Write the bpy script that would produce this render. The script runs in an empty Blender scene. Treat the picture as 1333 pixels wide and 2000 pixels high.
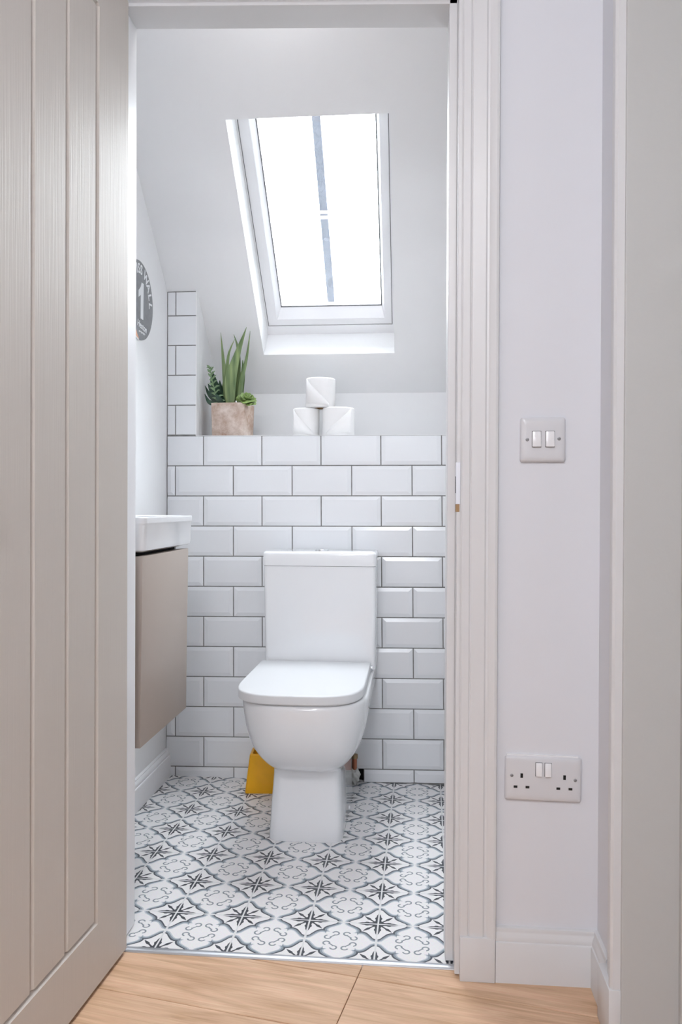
import bpy, bmesh, math, random
from mathutils import Vector, Matrix

random.seed(7)
scene = bpy.context.scene
COL = scene.collection
PI = math.pi

# ------------------------------------------------------------------ camera
YAW, PIT, ROL = 0.0896, -0.0066, -0.0039
CAM = Vector((0.7144, -2.6805, 0.9242))
R = Matrix.Rotation(YAW, 3, 'Z') @ Matrix.Rotation(PIT, 3, 'X') @ Matrix.Rotation(ROL, 3, 'Y')
cd = bpy.data.cameras.new('camera')
cam = bpy.data.objects.new('camera', cd)
COL.objects.link(cam)
rt, fw, up = R.col[0], R.col[1], R.col[2]
M3 = Matrix((rt, up, -fw)).transposed()
cam.matrix_world = Matrix.Translation(CAM) @ M3.to_4x4()
cd.sensor_fit = 'VERTICAL'
cd.sensor_height = 24.0
cd.lens = 1562.36 / 2000 * 24.0
cd.clip_start = 0.05
scene.camera = cam

# ------------------------------------------------------------------ view, world, lights
scene.view_settings.view_transform = 'Standard'
scene.view_settings.look = 'None'
scene.view_settings.gamma = 1
scene.view_settings.use_curve_mapping = False
scene.view_settings.exposure = 0.0
SKY = 28.0
world = bpy.data.worlds.new('world')
scene.world = world
world.use_nodes = True
bg = world.node_tree.nodes['Background']
bg.inputs[0].default_value = (0.925, 0.955, 1.0, 1)
bg.inputs[1].default_value = SKY


def area(name, loc, direction, sx, sy, energy=0.0, color=(1, 1, 1), portal=False, upv=(0, 0, 1)):
    ld = bpy.data.lights.new(name, 'AREA')
    ld.shape = 'RECTANGLE'
    ld.size, ld.size_y = sx, sy
    ld.energy = energy
    ld.color = color
    if portal:
        ld.cycles.is_portal = True
    o = bpy.data.objects.new(name, ld)
    COL.objects.link(o)
    o.location = loc
    o.rotation_euler = Vector(direction).to_track_quat('-Z', 'Y').to_euler()
    return o


# sloping ceiling frame: origin on the slope, V up the slope, N outwards
TH = math.radians(43)
SN = Vector((0, math.sin(TH), math.cos(TH)))
SV = Vector((0, -math.cos(TH), math.sin(TH)))
S0 = Vector((0, 0, 1.66))


def slope(x, v, n):
    return S0 + Vector((x, 0, 0)) + SV * v + SN * n


WX0, WX1, WZ0, WZ1 = 0.00, 0.60, 1.88, 2.20      # unseen opening added behind the viewer to light the landing
# daylight openings: the skylight and the added opening behind the viewer
area('skylight_portal', slope(0.41, 0.15, 0.24), -SN, 0.62, 0.95, portal=True)
area('added_opening_portal', (WX0 / 2 + WX1 / 2, -4.30, WZ0 / 2 + WZ1 / 2), (0, 1, 0), WX1 - WX0, WZ1 - WZ0, portal=True)
# fill lamp added on the landing ceiling, unseen above and behind the viewer
landing_fill_energy = 115.0
# unseen fill lamp added on the flat part of the cloakroom ceiling
cloakroom_fill_energy = 17.0


# ------------------------------------------------------------------ node helpers
def lin(c):
    return tuple(((v / 255) / 12.92 if v / 255 <= 0.04045 else ((v / 255 + 0.055) / 1.055) ** 2.4) for v in c)


def new_mat(name):
    m = bpy.data.materials.new(name)
    m.use_nodes = True
    nt = m.node_tree
    return m, nt, nt.nodes['Principled BSDF']


def mat(name, col, rough=0.5, metal=0.0, spec=0.5, noise=0.0, nscale=30.0, bump=0.0, bscale=80.0,
        bdist=0.002, stretch=(1, 1, 1), coat=0.0):
    m, nt, b = new_mat(name)
    b.inputs['Roughness'].default_value = rough
    b.inputs['Metallic'].default_value = metal
    b.inputs['Specular IOR Level'].default_value = spec
    b.inputs['Coat Weight'].default_value = coat
    b.inputs['Base Color'].default_value = (*col, 1)
    tc = nt.nodes.new('ShaderNodeTexCoord')
    mp = nt.nodes.new('ShaderNodeMapping')
    mp.inputs['Scale'].default_value = stretch
    nt.links.new(tc.outputs['Object'], mp.inputs[0])
    if noise > 0:
        n = nt.nodes.new('ShaderNodeTexNoise')
        n.inputs['Scale'].default_value = nscale
        n.inputs['Detail'].default_value = 5
        nt.links.new(mp.outputs[0], n.inputs['Vector'])
        r = nt.nodes.new('ShaderNodeValToRGB')
        r.color_ramp.elements[0].position = 0.3
        r.color_ramp.elements[1].position = 0.7
        r.color_ramp.elements[0].color = (*[c * (1 - noise) for c in col], 1)
        r.color_ramp.elements[1].color = (*[min(1, c * (1 + noise * 0.5)) for c in col], 1)
        nt.links.new(n.outputs[0], r.inputs[0])
        nt.links.new(r.outputs[0], b.inputs['Base Color'])
    if bump > 0:
        n2 = nt.nodes.new('ShaderNodeTexNoise')
        n2.inputs['Scale'].default_value = bscale
        n2.inputs['Detail'].default_value = 4
        nt.links.new(mp.outputs[0], n2.inputs['Vector'])
        bp = nt.nodes.new('ShaderNodeBump')
        bp.inputs['Strength'].default_value = bump
        bp.inputs['Distance'].default_value = bdist
        nt.links.new(n2.outputs[0], bp.inputs['Height'])
        nt.links.new(bp.outputs[0], b.inputs['Normal'])
    return m


class X:
    """a tiny expression layer over math nodes"""
    nt = None

    def __init__(s, v):
        s.v = v

    @staticmethod
    def op(kind, *a, clamp=False):
        n = X.nt.nodes.new('ShaderNodeMath')
        n.operation = kind
        n.use_clamp = clamp
        for i, q in enumerate(a):
            q = q.v if isinstance(q, X) else q
            if isinstance(q, (int, float)):
                n.inputs[i].default_value = q
            else:
                X.nt.links.new(q, n.inputs[i])
        return X(n.outputs[0])

    def __add__(s, o): return X.op('ADD', s, o)
    def __radd__(s, o): return X.op('ADD', o, s)
    def __sub__(s, o): return X.op('SUBTRACT', s, o)
    def __rsub__(s, o): return X.op('SUBTRACT', o, s)
    def __mul__(s, o): return X.op('MULTIPLY', s, o)
    def __rmul__(s, o): return X.op('MULTIPLY', o, s)
    def __truediv__(s, o): return X.op('DIVIDE', s, o)


def vabs(a): return X.op('ABSOLUTE', a)
def vmin(a, b): return X.op('MINIMUM', a, b)
def vmax(a, b): return X.op('MAXIMUM', a, b)
def sqrt(a): return X.op('SQRT', a)
def length(a, b): return sqrt(a * a + b * b)


def below(a, t, soft=0.003):
    """1 where a < t"""
    return X.op('MULTIPLY_ADD', a, -1.0 / soft, (t / soft + 0.5) if isinstance(t, (int, float)) else t * (1.0 / soft) + 0.5, clamp=True)


def inv(a): return 1.0 - a


def fcurve(a, pts):
    n = X.nt.nodes.new('ShaderNodeFloatCurve')
    cv = n.mapping.curves[0]
    n.mapping.use_clip = False
    while len(cv.points) < len(pts):
        cv.points.new(0.5, 0.5)
    for p, (x, y) in zip(cv.points, pts):
        p.location = (x, y)
    for p in cv.points:
        p.handle_type = 'AUTO_CLAMPED'
    n.mapping.update()
    X.nt.links.new(a.v, n.inputs['Value'])
    return X(n.outputs[0])


# ------------------------------------------------------------------ materials
M = {}
M['wall'] = mat('white_wall_paint', (0.90, 0.90, 0.91), 0.55, spec=0.3, bump=0.08, bscale=60)
M['hallwall'] = mat('landing_wall_paint', (0.755, 0.765, 0.805), 0.55, spec=0.3, bump=0.12, bscale=45)
M['trim'] = mat('white_gloss_paint', (0.725, 0.725, 0.735), 0.35, bump=0.10, bscale=25, stretch=(1, 1, 0.15))
M['lining'] = mat('grey_white_eggshell_paint', (0.56, 0.56, 0.55), 0.42, bump=0.45, bscale=22, bdist=0.003)
M['innerwhite'] = mat('white_satin_paint', (0.87, 0.87, 0.89), 0.35, bump=0.06, bscale=30)
M['ceramic'] = mat('white_ceramic', (0.86, 0.87, 0.89), 0.10, coat=0.3)
M['seat'] = mat('white_seat_plastic', (0.72, 0.73, 0.75), 0.42, spec=0.3)
M['grout'] = mat('grey_grout', (0.27, 0.265, 0.26), 0.9, noise=0.25, nscale=40)
M['tile'] = mat('white_glazed_tile', (0.835, 0.85, 0.875), 0.19, bump=0.05, bscale=18)
M['taupe'] = mat('taupe_lacquer', lin((176, 163, 153)), 0.42)
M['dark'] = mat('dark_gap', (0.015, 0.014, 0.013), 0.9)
M['chrome'] = mat('chrome', (0.75, 0.76, 0.78), 0.12, metal=1)
M['strike'] = mat('bright_painted_steel', (0.78, 0.80, 0.85), 0.35, metal=0.3)
M['brass'] = mat('tarnished_brass', (0.38, 0.27, 0.15), 0.45, metal=0.8)
M['alu'] = mat('brushed_aluminium', (0.62, 0.64, 0.68), 0.34, metal=1)
M['switch'] = mat('white_moulded_plastic', (0.70, 0.70, 0.725), 0.28)
M['rocker'] = mat('white_rocker_plastic', (0.88, 0.88, 0.90), 0.22)
M['yellow'] = mat('yellow_plastic', lin((246, 178, 12)), 0.32, noise=0.05)
M['paper'] = mat('white_tissue_paper', (0.90, 0.89, 0.89), 0.95, spec=0.05, bump=0.5, bscale=300, bdist=0.0006)
M['card'] = mat('brown_cardboard', lin((150, 120, 85)), 0.9)
M['copper'] = mat('copper_pipe', lin((170, 110, 85)), 0.35, metal=0.9)
M['cement'] = mat('white_filler', (0.62, 0.62, 0.59), 0.9, noise=0.2, nscale=60, bump=0.5, bscale=60)
M['signgrey'] = mat('slate_grey_enamel', lin((140, 141, 144)), 0.6, noise=0.12, nscale=60)
M['signwhite'] = mat('white_lettering', (0.85, 0.86, 0.88), 0.6)
M['signorange'] = mat('orange_patch', lin((235, 180, 150)), 0.6)
M['zinc'] = mat('grey_glazing_bar', (0.15, 0.155, 0.185), 0.5, noise=0.12, nscale=30)
M['screw'] = mat('dull_grey_screw', (0.33, 0.33, 0.34), 0.5, metal=0.6)
M['gasket'] = mat('grey_rubber_gasket', (0.16, 0.16, 0.17), 0.7)
M['soil'] = mat('dark_soil', (0.03, 0.022, 0.015), 0.95, bump=0.8, bscale=120)
M['leafdark'] = mat('dark_green_leaf', lin((48, 76, 58)), 0.4, noise=0.35, nscale=70)
M['stemgreen'] = mat('pale_green_stem', lin((122, 148, 110)), 0.5)


def door_material():
    m, nt, b = new_mat('embossed_door_paint')
    b.inputs['Base Color'].default_value = (0.61, 0.565, 0.52, 1)
    b.inputs['Roughness'].default_value = 0.5
    b.inputs['Specular IOR Level'].default_value = 0.32
    tc = nt.nodes.new('ShaderNodeTexCoord')
    mp = nt.nodes.new('ShaderNodeMapping')
    mp.inputs['Scale'].default_value = (260, 260, 5)
    n = nt.nodes.new('ShaderNodeTexNoise')
    n.inputs['Scale'].default_value = 1.0
    n.inputs['Detail'].default_value = 2
    bp = nt.nodes.new('ShaderNodeBump')
    bp.inputs['Strength'].default_value = 0.42
    bp.inputs['Distance'].default_value = 0.0012
    nt.links.new(tc.outputs['Object'], mp.inputs[0])
    nt.links.new(mp.outputs[0], n.inputs['Vector'])
    nt.links.new(n.outputs[0], bp.inputs['Height'])
    nt.links.new(bp.outputs[0], b.inputs['Normal'])
    return m


M['door'] = door_material()


def glass_material():
    m, nt, b = new_mat('window_glass')
    nt.nodes.remove(b)
    tr = nt.nodes.new('ShaderNodeBsdfTransparent')
    tr.inputs[0].default_value = (0.96, 0.98, 0.98, 1)
    gl = nt.nodes.new('ShaderNodeBsdfGlossy')
    gl.inputs['Roughness'].default_value = 0.02
    fr = nt.nodes.new('ShaderNodeFresnel')
    fr.inputs[0].default_value = 1.45
    mx = nt.nodes.new('ShaderNodeMixShader')
    nt.links.new(fr.outputs[0], mx.inputs[0])
    nt.links.new(tr.outputs[0], mx.inputs[1])
    nt.links.new(gl.outputs[0], mx.inputs[2])
    nt.links.new(mx.outputs[0], nt.nodes['Material Output'].inputs[0])
    return m


M['glass'] = glass_material()


def floor_tile_material():
    m, nt, b = new_mat('patterned_encaustic_tile')
    X.nt = nt
    b.inputs['Roughness'].default_value = 0.32
    tc = nt.nodes.new('ShaderNodeTexCoord')
    sp = nt.nodes.new('ShaderNodeSeparateXYZ')
    nt.links.new(tc.outputs['Object'], sp.inputs[0])
    x, y = X(sp.outputs[0]) - 0.183, X(sp.outputs[1]) + 0.907
    a = -0.0165
    S = 0.153
    u = (x * math.cos(a) + y * math.sin(a)) / S
    v = (y * math.cos(a) - x * math.sin(a)) / (S * 0.993)
    # tile cell: star at integers, quatrefoil centre at .5
    fu = X.op('FRACT', u)
    fv = X.op('FRACT', v)
    p = vabs(fu - 0.5)
    q = vabs(fv - 0.5)
    A = vmax(p, q)
    B = vmin(p, q)
    f = fcurve(A, [(0.0, 0.215), (0.218, 0.215), (0.245, 0.240), (0.28, 0.248), (0.32, 0.234), (0.36, 0.200), (0.40, 0.146), (0.43, 0.104), (0.455, 0.076), (0.485, 0.064), (0.5, 0.064)])
    m_ = fcurve(A, [(0.0, 0.50), (0.24, 0.50), (0.29, 0.53), (0.33, 0.62), (0.37, 0.75), (0.41, 0.76), (0.45, 0.56), (0.5, 0.50)]) * 2.0
    off = (B - f) / m_
    dom = inv(below(A, 0.219)) * below(A, 0.484)
    line = below(off, 0.027) * inv(below(off, 0.0)) * dom
    inner1 = below(off, 0.0) * inv(below(off, -0.028)) * dom
    inner2 = below(off, -0.028) * inv(below(off, -0.048)) * dom
    # scrolls
    c1 = length(A - 0.184, B - 0.078)
    ring = below(vabs(c1 - 0.044), 0.0115) * vmax(below(B, 0.098), inv(below(A, 0.192)))
    tail = below(vabs(A + B - 0.226), 0.0150) * below(A, 0.140)
    scroll = vmax(ring, tail)
    # star
    s = 0.5 - B
    t = 0.5 - A          # distance from the nearest grout line; s>=t
    w = fcurve(s, [(0.0, 0.07), (0.05, 0.062), (0.08, 0.046), (0.12, 0.041), (0.15, 0.052), (0.17, 0.052), (0.19, 0.039), (0.24, 0.030), (0.29, 0.014), (0.5, 0.0)])
    rayax = below(t, w) * below(s, 0.292)
    mm = (s + t) * 0.5
    e = (s - t) * 0.7071
    wd = fcurve(mm, [(0.0, 0.022), (0.06, 0.015), (0.10, 0.013), (0.115, 0.015), (0.135, 0.025), (0.16, 0.020), (0.212, 0.002), (0.5, 0.0)])
    raydg = below(e, wd) * below(mm, 0.206)
    centre = below(s + t, 0.118)
    star = vmax(vmax(rayax, raydg), centre)
    # grout joint
    g = below(t, 0.0115)
    gedge = inv(below(t, 0.0125)) * below(t, 0.0165)
    star = star * inv(g)

    def mix(fac, c1, c2):
        n = nt.nodes.new('ShaderNodeMix')
        n.data_type = 'RGBA'
        nt.links.new(fac.v, n.inputs[0])
        if isinstance(c1, tuple):
            n.inputs[6].default_value = (*c1, 1)
        else:
            nt.links.new(c1, n.inputs[6])
        n.inputs[7].default_value = (*c2, 1)
        return n.outputs[2]
    base = lin((249, 247, 247))
    c = mix(inner2, base, lin((205, 211, 217)))
    c = mix(inner1, c, lin((148, 160, 170)))
    c = mix(scroll, c, lin((142, 150, 157)))
    c = mix(line, c, lin((74, 80, 90)))
    c = mix(star, c, lin((62, 66, 74)))
    c = mix(g, c, lin((236, 236, 236)))
    # slight wear
    no = nt.nodes.new('ShaderNodeTexNoise')
    no.inputs['Scale'].default_value = 260
    nt.links.new(tc.outputs['Object'], no.inputs['Vector'])
    hs = nt.nodes.new('ShaderNodeMix')
    hs.data_type = 'RGBA'
    hs.blend_type = 'MULTIPLY'
    hs.inputs[0].default_value = 0.14
    nt.links.new(c, hs.inputs[6])
    nt.links.new(no.outputs[1], hs.inputs[7])
    nt.links.new(hs.outputs[2], b.inputs['Base Color'])
    bp = nt.nodes.new('ShaderNodeBump')
    bp.inputs['Strength'].default_value = 0.3
    bp.inputs['Distance'].default_value = 0.001
    nt.links.new(inv(g).v, bp.inputs['Height'])
    nt.links.new(bp.outputs[0], b.inputs['Normal'])
    return m


M['floortile'] = floor_tile_material()


def plank_material(name, seed):
    m, nt, b = new_mat(name)
    b.inputs['Roughness'].default_value = 0.42
    tc = nt.nodes.new('ShaderNodeTexCoord')
    mp = nt.nodes.new('ShaderNodeMapping')
    mp.inputs['Scale'].default_value = (1.6, 16, 1)
    mp.inputs['Location'].default_value = (seed * 3.7, seed * 5.1, 0)
    nt.links.new(tc.outputs['Object'], mp.inputs[0])
    n = nt.nodes.new('ShaderNodeTexNoise')
    n.inputs['Scale'].default_value = 2.2
    n.inputs['Detail'].default_value = 6
    n.inputs['Distortion'].default_value = 1.2
    nt.links.new(mp.outputs[0], n.inputs['Vector'])
    r = nt.nodes.new('ShaderNodeValToRGB')
    els = r.color_ramp.elements
    k = 1.14 + 0.03 * math.sin(seed * 2.3)
    els[0].position, els[1].position = 0.32, 0.68
    els[0].color = (*[c * k for c in lin((182, 145, 112))], 1)
    els[1].color = (*[c * k for c in lin((214, 179, 149))], 1)
    nt.links.new(n.outputs[0], r.inputs[0])
    mp2 = nt.nodes.new('ShaderNodeMapping')
    mp2.inputs['Scale'].default_value = (6, 190, 1)
    nt.links.new(tc.outputs['Object'], mp2.inputs[0])
    n2 = nt.nodes.new('ShaderNodeTexNoise')
    n2.inputs['Scale'].default_value = 1.5
    nt.links.new(mp2.outputs[0], n2.inputs['Vector'])
    mx = nt.nodes.new('ShaderNodeMix')
    mx.data_type = 'RGBA'
    mx.blend_type = 'OVERLAY'
    mx.inputs[0].default_value = 0.30
    nt.links.new(r.outputs[0], mx.inputs[6])
    nt.links.new(n2.outputs[0], mx.inputs[7])
    nt.links.new(mx.outputs[2], b.inputs['Base Color'])
    return m


def pot_material():
    m, nt, b = new_mat('speckled_terracotta')
    b.inputs['Roughness'].default_value = 0.9
    tc = nt.nodes.new('ShaderNodeTexCoord')
    n = nt.nodes.new('ShaderNodeTexNoise')
    n.inputs['Scale'].default_value = 22
    n.inputs['Detail'].default_value = 8
    n.inputs['Roughness'].default_value = 0.7
    nt.links.new(tc.outputs['Object'], n.inputs['Vector'])
    r = nt.nodes.new('ShaderNodeValToRGB')
    els = r.color_ramp.elements
    els[0].position, els[1].position = 0.36, 0.66
    els[0].color = (*lin((176, 148, 130)), 1)
    els[1].color = (*lin((222, 208, 198)), 1)
    nt.links.new(n.outputs[0], r.inputs[0])
    nt.links.new(r.outputs[0], b.inputs['Base Color'])
    bp = nt.nodes.new('ShaderNodeBump')
    bp.inputs['Strength'].default_value = 0.4
    bp.inputs['Distance'].default_value = 0.002
    nt.links.new(n.outputs[0], bp.inputs['Height'])
    nt.links.new(bp.outputs[0], b.inputs['Normal'])
    return m


M['pot'] = pot_material()


def aloe_material():
    m, nt, b = new_mat('aloe_leaf_skin')
    b.inputs['Roughness'].default_value = 0.45
    tc = nt.nodes.new('ShaderNodeTexCoord')
    mp = nt.nodes.new('ShaderNodeMapping')
    mp.inputs['Scale'].default_value = (60, 60, 6)
    nt.links.new(tc.outputs['Object'], mp.inputs[0])
    n = nt.nodes.new('ShaderNodeTexNoise')
    n.inputs['Scale'].default_value = 1.2
    nt.links.new(mp.outputs[0], n.inputs['Vector'])
    r = nt.nodes.new('ShaderNodeValToRGB')
    els = r.color_ramp.elements
    els[0].position, els[1].position = 0.35, 0.7
    els[0].color = (*lin((88, 112, 72)), 1)
    els[1].color = (*lin((142, 160, 108)), 1)
    nt.links.new(n.outputs[0], r.inputs[0])
    nt.links.new(r.outputs[0], b.inputs['Base Color'])
    return m


M['aloe'] = aloe_material()
M['rosette'] = mat('rosette_leaf_skin', lin((132, 156, 88)), 0.45, noise=0.35, nscale=35)


# ------------------------------------------------------------------ mesh helpers
def link(name, me, m=None, parent=None, smooth=False):
    o = bpy.data.objects.new(name, me)
    COL.objects.link(o)
    ms = m if isinstance(m, (list, tuple)) else ([m] if m else [])
    for q in ms:
        me.materials.append(q)
    if parent:
        o.parent = parent
    if smooth:
        for p in me.polygons:
            p.use_smooth = True
    return o


def fin(name, bm, m, parent=None, smooth=False):
    bmesh.ops.recalc_face_normals(bm, faces=bm.faces)
    me = bpy.data.meshes.new(name)
    bm.to_mesh(me)
    bm.free()
    return link(name, me, m, parent, smooth)


def autosmooth(o, deg=35):
    """smooth shading with sharp edges kept"""
    bm = bmesh.new()
    bm.from_mesh(o.data)
    for f in bm.faces:
        f.smooth = True
    for e in bm.edges:
        if len(e.link_faces) == 2:
            e.smooth = e.calc_face_angle(0) < math.radians(deg)
    bm.to_mesh(o.data)
    bm.free()
    return o


def tag(o, label=None, cat=None, group=None, kind=None):
    if label: o['label'] = label
    if cat: o['category'] = cat
    if group: o['group'] = group
    if kind: o['kind'] = kind
    return o


def struct(o, label=None):
    return tag(o, label, None, None, 'structure')


def empty(name, loc=(0, 0, 0)):
    o = bpy.data.objects.new(name, None)
    o.empty_display_size = 0.05
    COL.objects.link(o)
    o.location = loc
    return o


def bbox(bm, x0, x1, y0, y1, z0, z1, bev=0.0, seg=2, mi=0):
    vs = [bm.verts.new(p) for p in ((x0, y0, z0), (x1, y0, z0), (x1, y1, z0), (x0, y1, z0),
                                    (x0, y0, z1), (x1, y0, z1), (x1, y1, z1), (x0, y1, z1))]
    fs = [bm.faces.new([vs[i] for i in f]) for f in
          ((0, 3, 2, 1), (4, 5, 6, 7), (0, 1, 5, 4), (1, 2, 6, 5), (2, 3, 7, 6), (3, 0, 4, 7))]
    for f in fs:
        f.material_index = mi
    if bev > 0:
        es = list({e for f in fs for e in f.edges})
        bmesh.ops.bevel(bm, geom=es, offset=bev, segments=seg, profile=0.5, affect='EDGES')
    return vs


def box(name, dims, m, parent=None, bev=0.0, seg=2):
    bm = bmesh.new()
    bbox(bm, *dims, bev=bev, seg=seg)
    o = fin(name, bm, m, parent)
    if bev > 0:
        autosmooth(o)
    return o


def slope_box(bm, x0, x1, v0, v1, n0, n1, mi=0):
    ps = [(x0, v0, n0), (x1, v0, n0), (x1, v1, n0), (x0, v1, n0), (x0, v0, n1), (x1, v0, n1), (x1, v1, n1), (x0, v1, n1)]
    vs = [bm.verts.new(slope(*p)) for p in ps]
    for f in ((0, 3, 2, 1), (4, 5, 6, 7), (0, 1, 5, 4), (1, 2, 6, 5), (2, 3, 7, 6), (3, 0, 4, 7)):
        bm.faces.new([vs[i] for i in f]).material_index = mi


def extrude_profile(bm, prof, fn, s0, s1, m0=None, m1=None):
    """prof: closed list of (a, b); fn(a, b, s) -> point; optional mitre functions of (a, b) added to s"""
    r0 = [bm.verts.new(fn(a, b, s0 + (m0(a, b) if m0 else 0))) for a, b in prof]
    r1 = [bm.verts.new(fn(a, b, s1 + (m1(a, b) if m1 else 0))) for a, b in prof]
    n = len(prof)
    for i in range(n):
        bm.faces.new((r0[i], r0[(i + 1) % n], r1[(i + 1) % n], r1[i]))
    bm.faces.new(r0)
    bm.faces.new(list(reversed(r1)))


def loft(bm, rings, cap0=True, cap1=True):
    vr = [[bm.verts.new(p) for p in r] for r in rings]
    n = len(rings[0])
    for a, b in zip(vr, vr[1:]):
        for i in range(n):
            bm.faces.new((a[i], a[(i + 1) % n], b[(i + 1) % n], b[i]))
    if cap0: bm.faces.new(vr[0])
    if cap1: bm.faces.new(list(reversed(vr[-1])))
    return vr


def tube(bm, pts, rad, n=12, caps=True):
    pts = [Vector(p) for p in pts]
    rads = rad if isinstance(rad, (list, tuple)) else [rad] * len(pts)
    rings = []
    ref = Vector((0.31, 0.17, 0.93))
    for i, p in enumerate(pts):
        t = (pts[min(i + 1, len(pts) - 1)] - pts[max(i - 1, 0)]).normalized()
        a = t.cross(ref)
        if a.length < 0.05: a = t.cross(Vector((1, 0, 0)))
        a.normalize()
        b = t.cross(a)
        rings.append([p + (a * math.cos(2 * PI * k / n) + b * math.sin(2 * PI * k / n)) * rads[i] for k in range(n)])
    loft(bm, rings, caps, caps)


def lathe(bm, prof, c=(0, 0, 0), n=48, close=False):
    rings = []
    for r, z in prof:
        rings.append([(c[0] + r * math.cos(2 * PI * k / n), c[1] + r * math.sin(2 * PI * k / n), c[2] + z) for k in range(n)])
    vr = [[bm.verts.new(p) for p in r] for r in rings]
    pairs = list(zip(vr, vr[1:])) + ([(vr[-1], vr[0])] if close else [])
    for a, b in pairs:
        for i in range(n):
            bm.faces.new((a[i], a[(i + 1) % n], b[(i + 1) % n], b[i]))
    return vr


def bevel_mod(o, w, seg=3, ang=30):
    md = o.modifiers.new('bevel', 'BEVEL')
    md.width = w
    md.segments = seg
    md.limit_method = 'ANGLE'
    md.angle_limit = math.radians(ang)
    md.harden_normals = False
    return o


# ================================================================== SETTING
XL, XR = -0.1265, 0.86          # cloakroom side walls
LEDGE = 1.165
YH = -1.095                     # landing side face of the dividing wall
YT = -0.97                      # cloakroom side face
RX = -0.0225                    # left cheek of the recess above the ledge
KNEE = 0.33
HL, HR = -0.95, 1.075           # landing side walls
HB = -4.25                      # landing back wall
HC = 2.40                       # landing ceiling

# floors
struct(box('floor', (XL - 0.05, XR + 0.05, -1.062, 0.02, -0.06, 0.0), M['floortile']),
       'black, grey and white patterned tile floor of the cloakroom')
planks = []


def build_planks():
    bm = bmesh.new()
    ang = -0.185
    ca, sa = math.cos(ang), math.sin(ang)
    W = 0.172
    # rows run along direction (ca, sa); a joint passes through (.61,-1.117)
    base = Vector((0.61, -1.117))
    mats = [plank_material('oak_laminate', k) for k in (1, 2, 3, 4)]
    g = 0.0007

    def P(s, t, z):
        return Vector((base.x + ca * s - sa * t, base.y + sa * s + ca * t, z))
    L = 1.28
    for row in range(-22, 4):
        if row == -1:
            off = -0.0
        else:
            off = (row * 0.47) % L
        for k in range(-3, 4):
            s0, s1 = off + k * L + g, off + (k + 1) * L - g
            t0, t1 = row * W + g, (row + 1) * W - g
            lo = [bm.verts.new(P(s, t, -0.012)) for s, t in ((s0, t0), (s1, t0), (s1, t1), (s0, t1))]
            c = 0.0012
            hi0 = [bm.verts.new(P(s, t, -0.0008)) for s, t in ((s0, t0), (s1, t0), (s1, t1), (s0, t1))]
            hi = [bm.verts.new(P(s, t, 0.0)) for s, t in ((s0 + c, t0 + c), (s1 - c, t0 + c), (s1 - c, t1 - c), (s0 + c, t1 - c))]
            mi = (row * 5 + k * 3) % 4
            fs = [bm.faces.new(hi)]
            for i in range(4):
                j = (i + 1) % 4
                fs.append(bm.faces.new((lo[i], lo[j], hi0[j], hi0[i])))
                fs.append(bm.faces.new((hi0[i], hi0[j], hi[j], hi[i])))
            for f in fs:
                f.material_index = mi
    # trim to the landing
    for co, no in (((0, -1.074, 0), (0, 1, 0)), ((0, HB, 0), (0, -1, 0)), ((HL, 0, 0), (-1, 0, 0)), ((1.35, 0, 0), (1, 0, 0))):
        bmesh.ops.bisect_plane(bm, geom=bm.verts[:] + bm.edges[:] + bm.faces[:], plane_co=co, plane_no=no, clear_outer=True)
    n0 = 4
    vs = [bm.verts.new(p) for p in ((HL, HB, -0.011), (1.35, HB, -0.011), (1.35, -1.07, -0.011), (HL, -1.07, -0.011))]
    f = bm.faces.new(vs)
    f.material_index = 4
    me = bpy.data.meshes.new('floor')
    bmesh.ops.recalc_face_normals(bm, faces=bm.faces)
    bm.to_mesh(me)
    bm.free()
    # rotate texture space to plank direction with an object rotation
    rot = Matrix.Rotation(ang, 4, 'Z')
    me.transform(rot.inverted())
    o = link('floor', me, mats + [M['gasket']])
    o.rotation_euler = (0, 0, ang)
    return struct(o, 'pale oak plank floor of the landing')


build_planks()

# left / right walls of the cloakroom
struct(box('wall_left', (XL - 0.12, XL, YT, 0.004, -0.05, 2.45), M['wall']))
struct(box('wall_right', (XR, XR + 0.12, YT, 0.45, -0.05, 2.45), M['wall']))


# back wall: backing with pipe hole + bevelled tiles + ledge + recess walls
def ztop(x, k):
    """height of tile joint k below the ledge line at x"""
    sl = 0.10293 - (0.10293 - 0.10160) * (x + 0.02) / 0.83
    return LEDGE + 0.0 - k * sl


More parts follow.
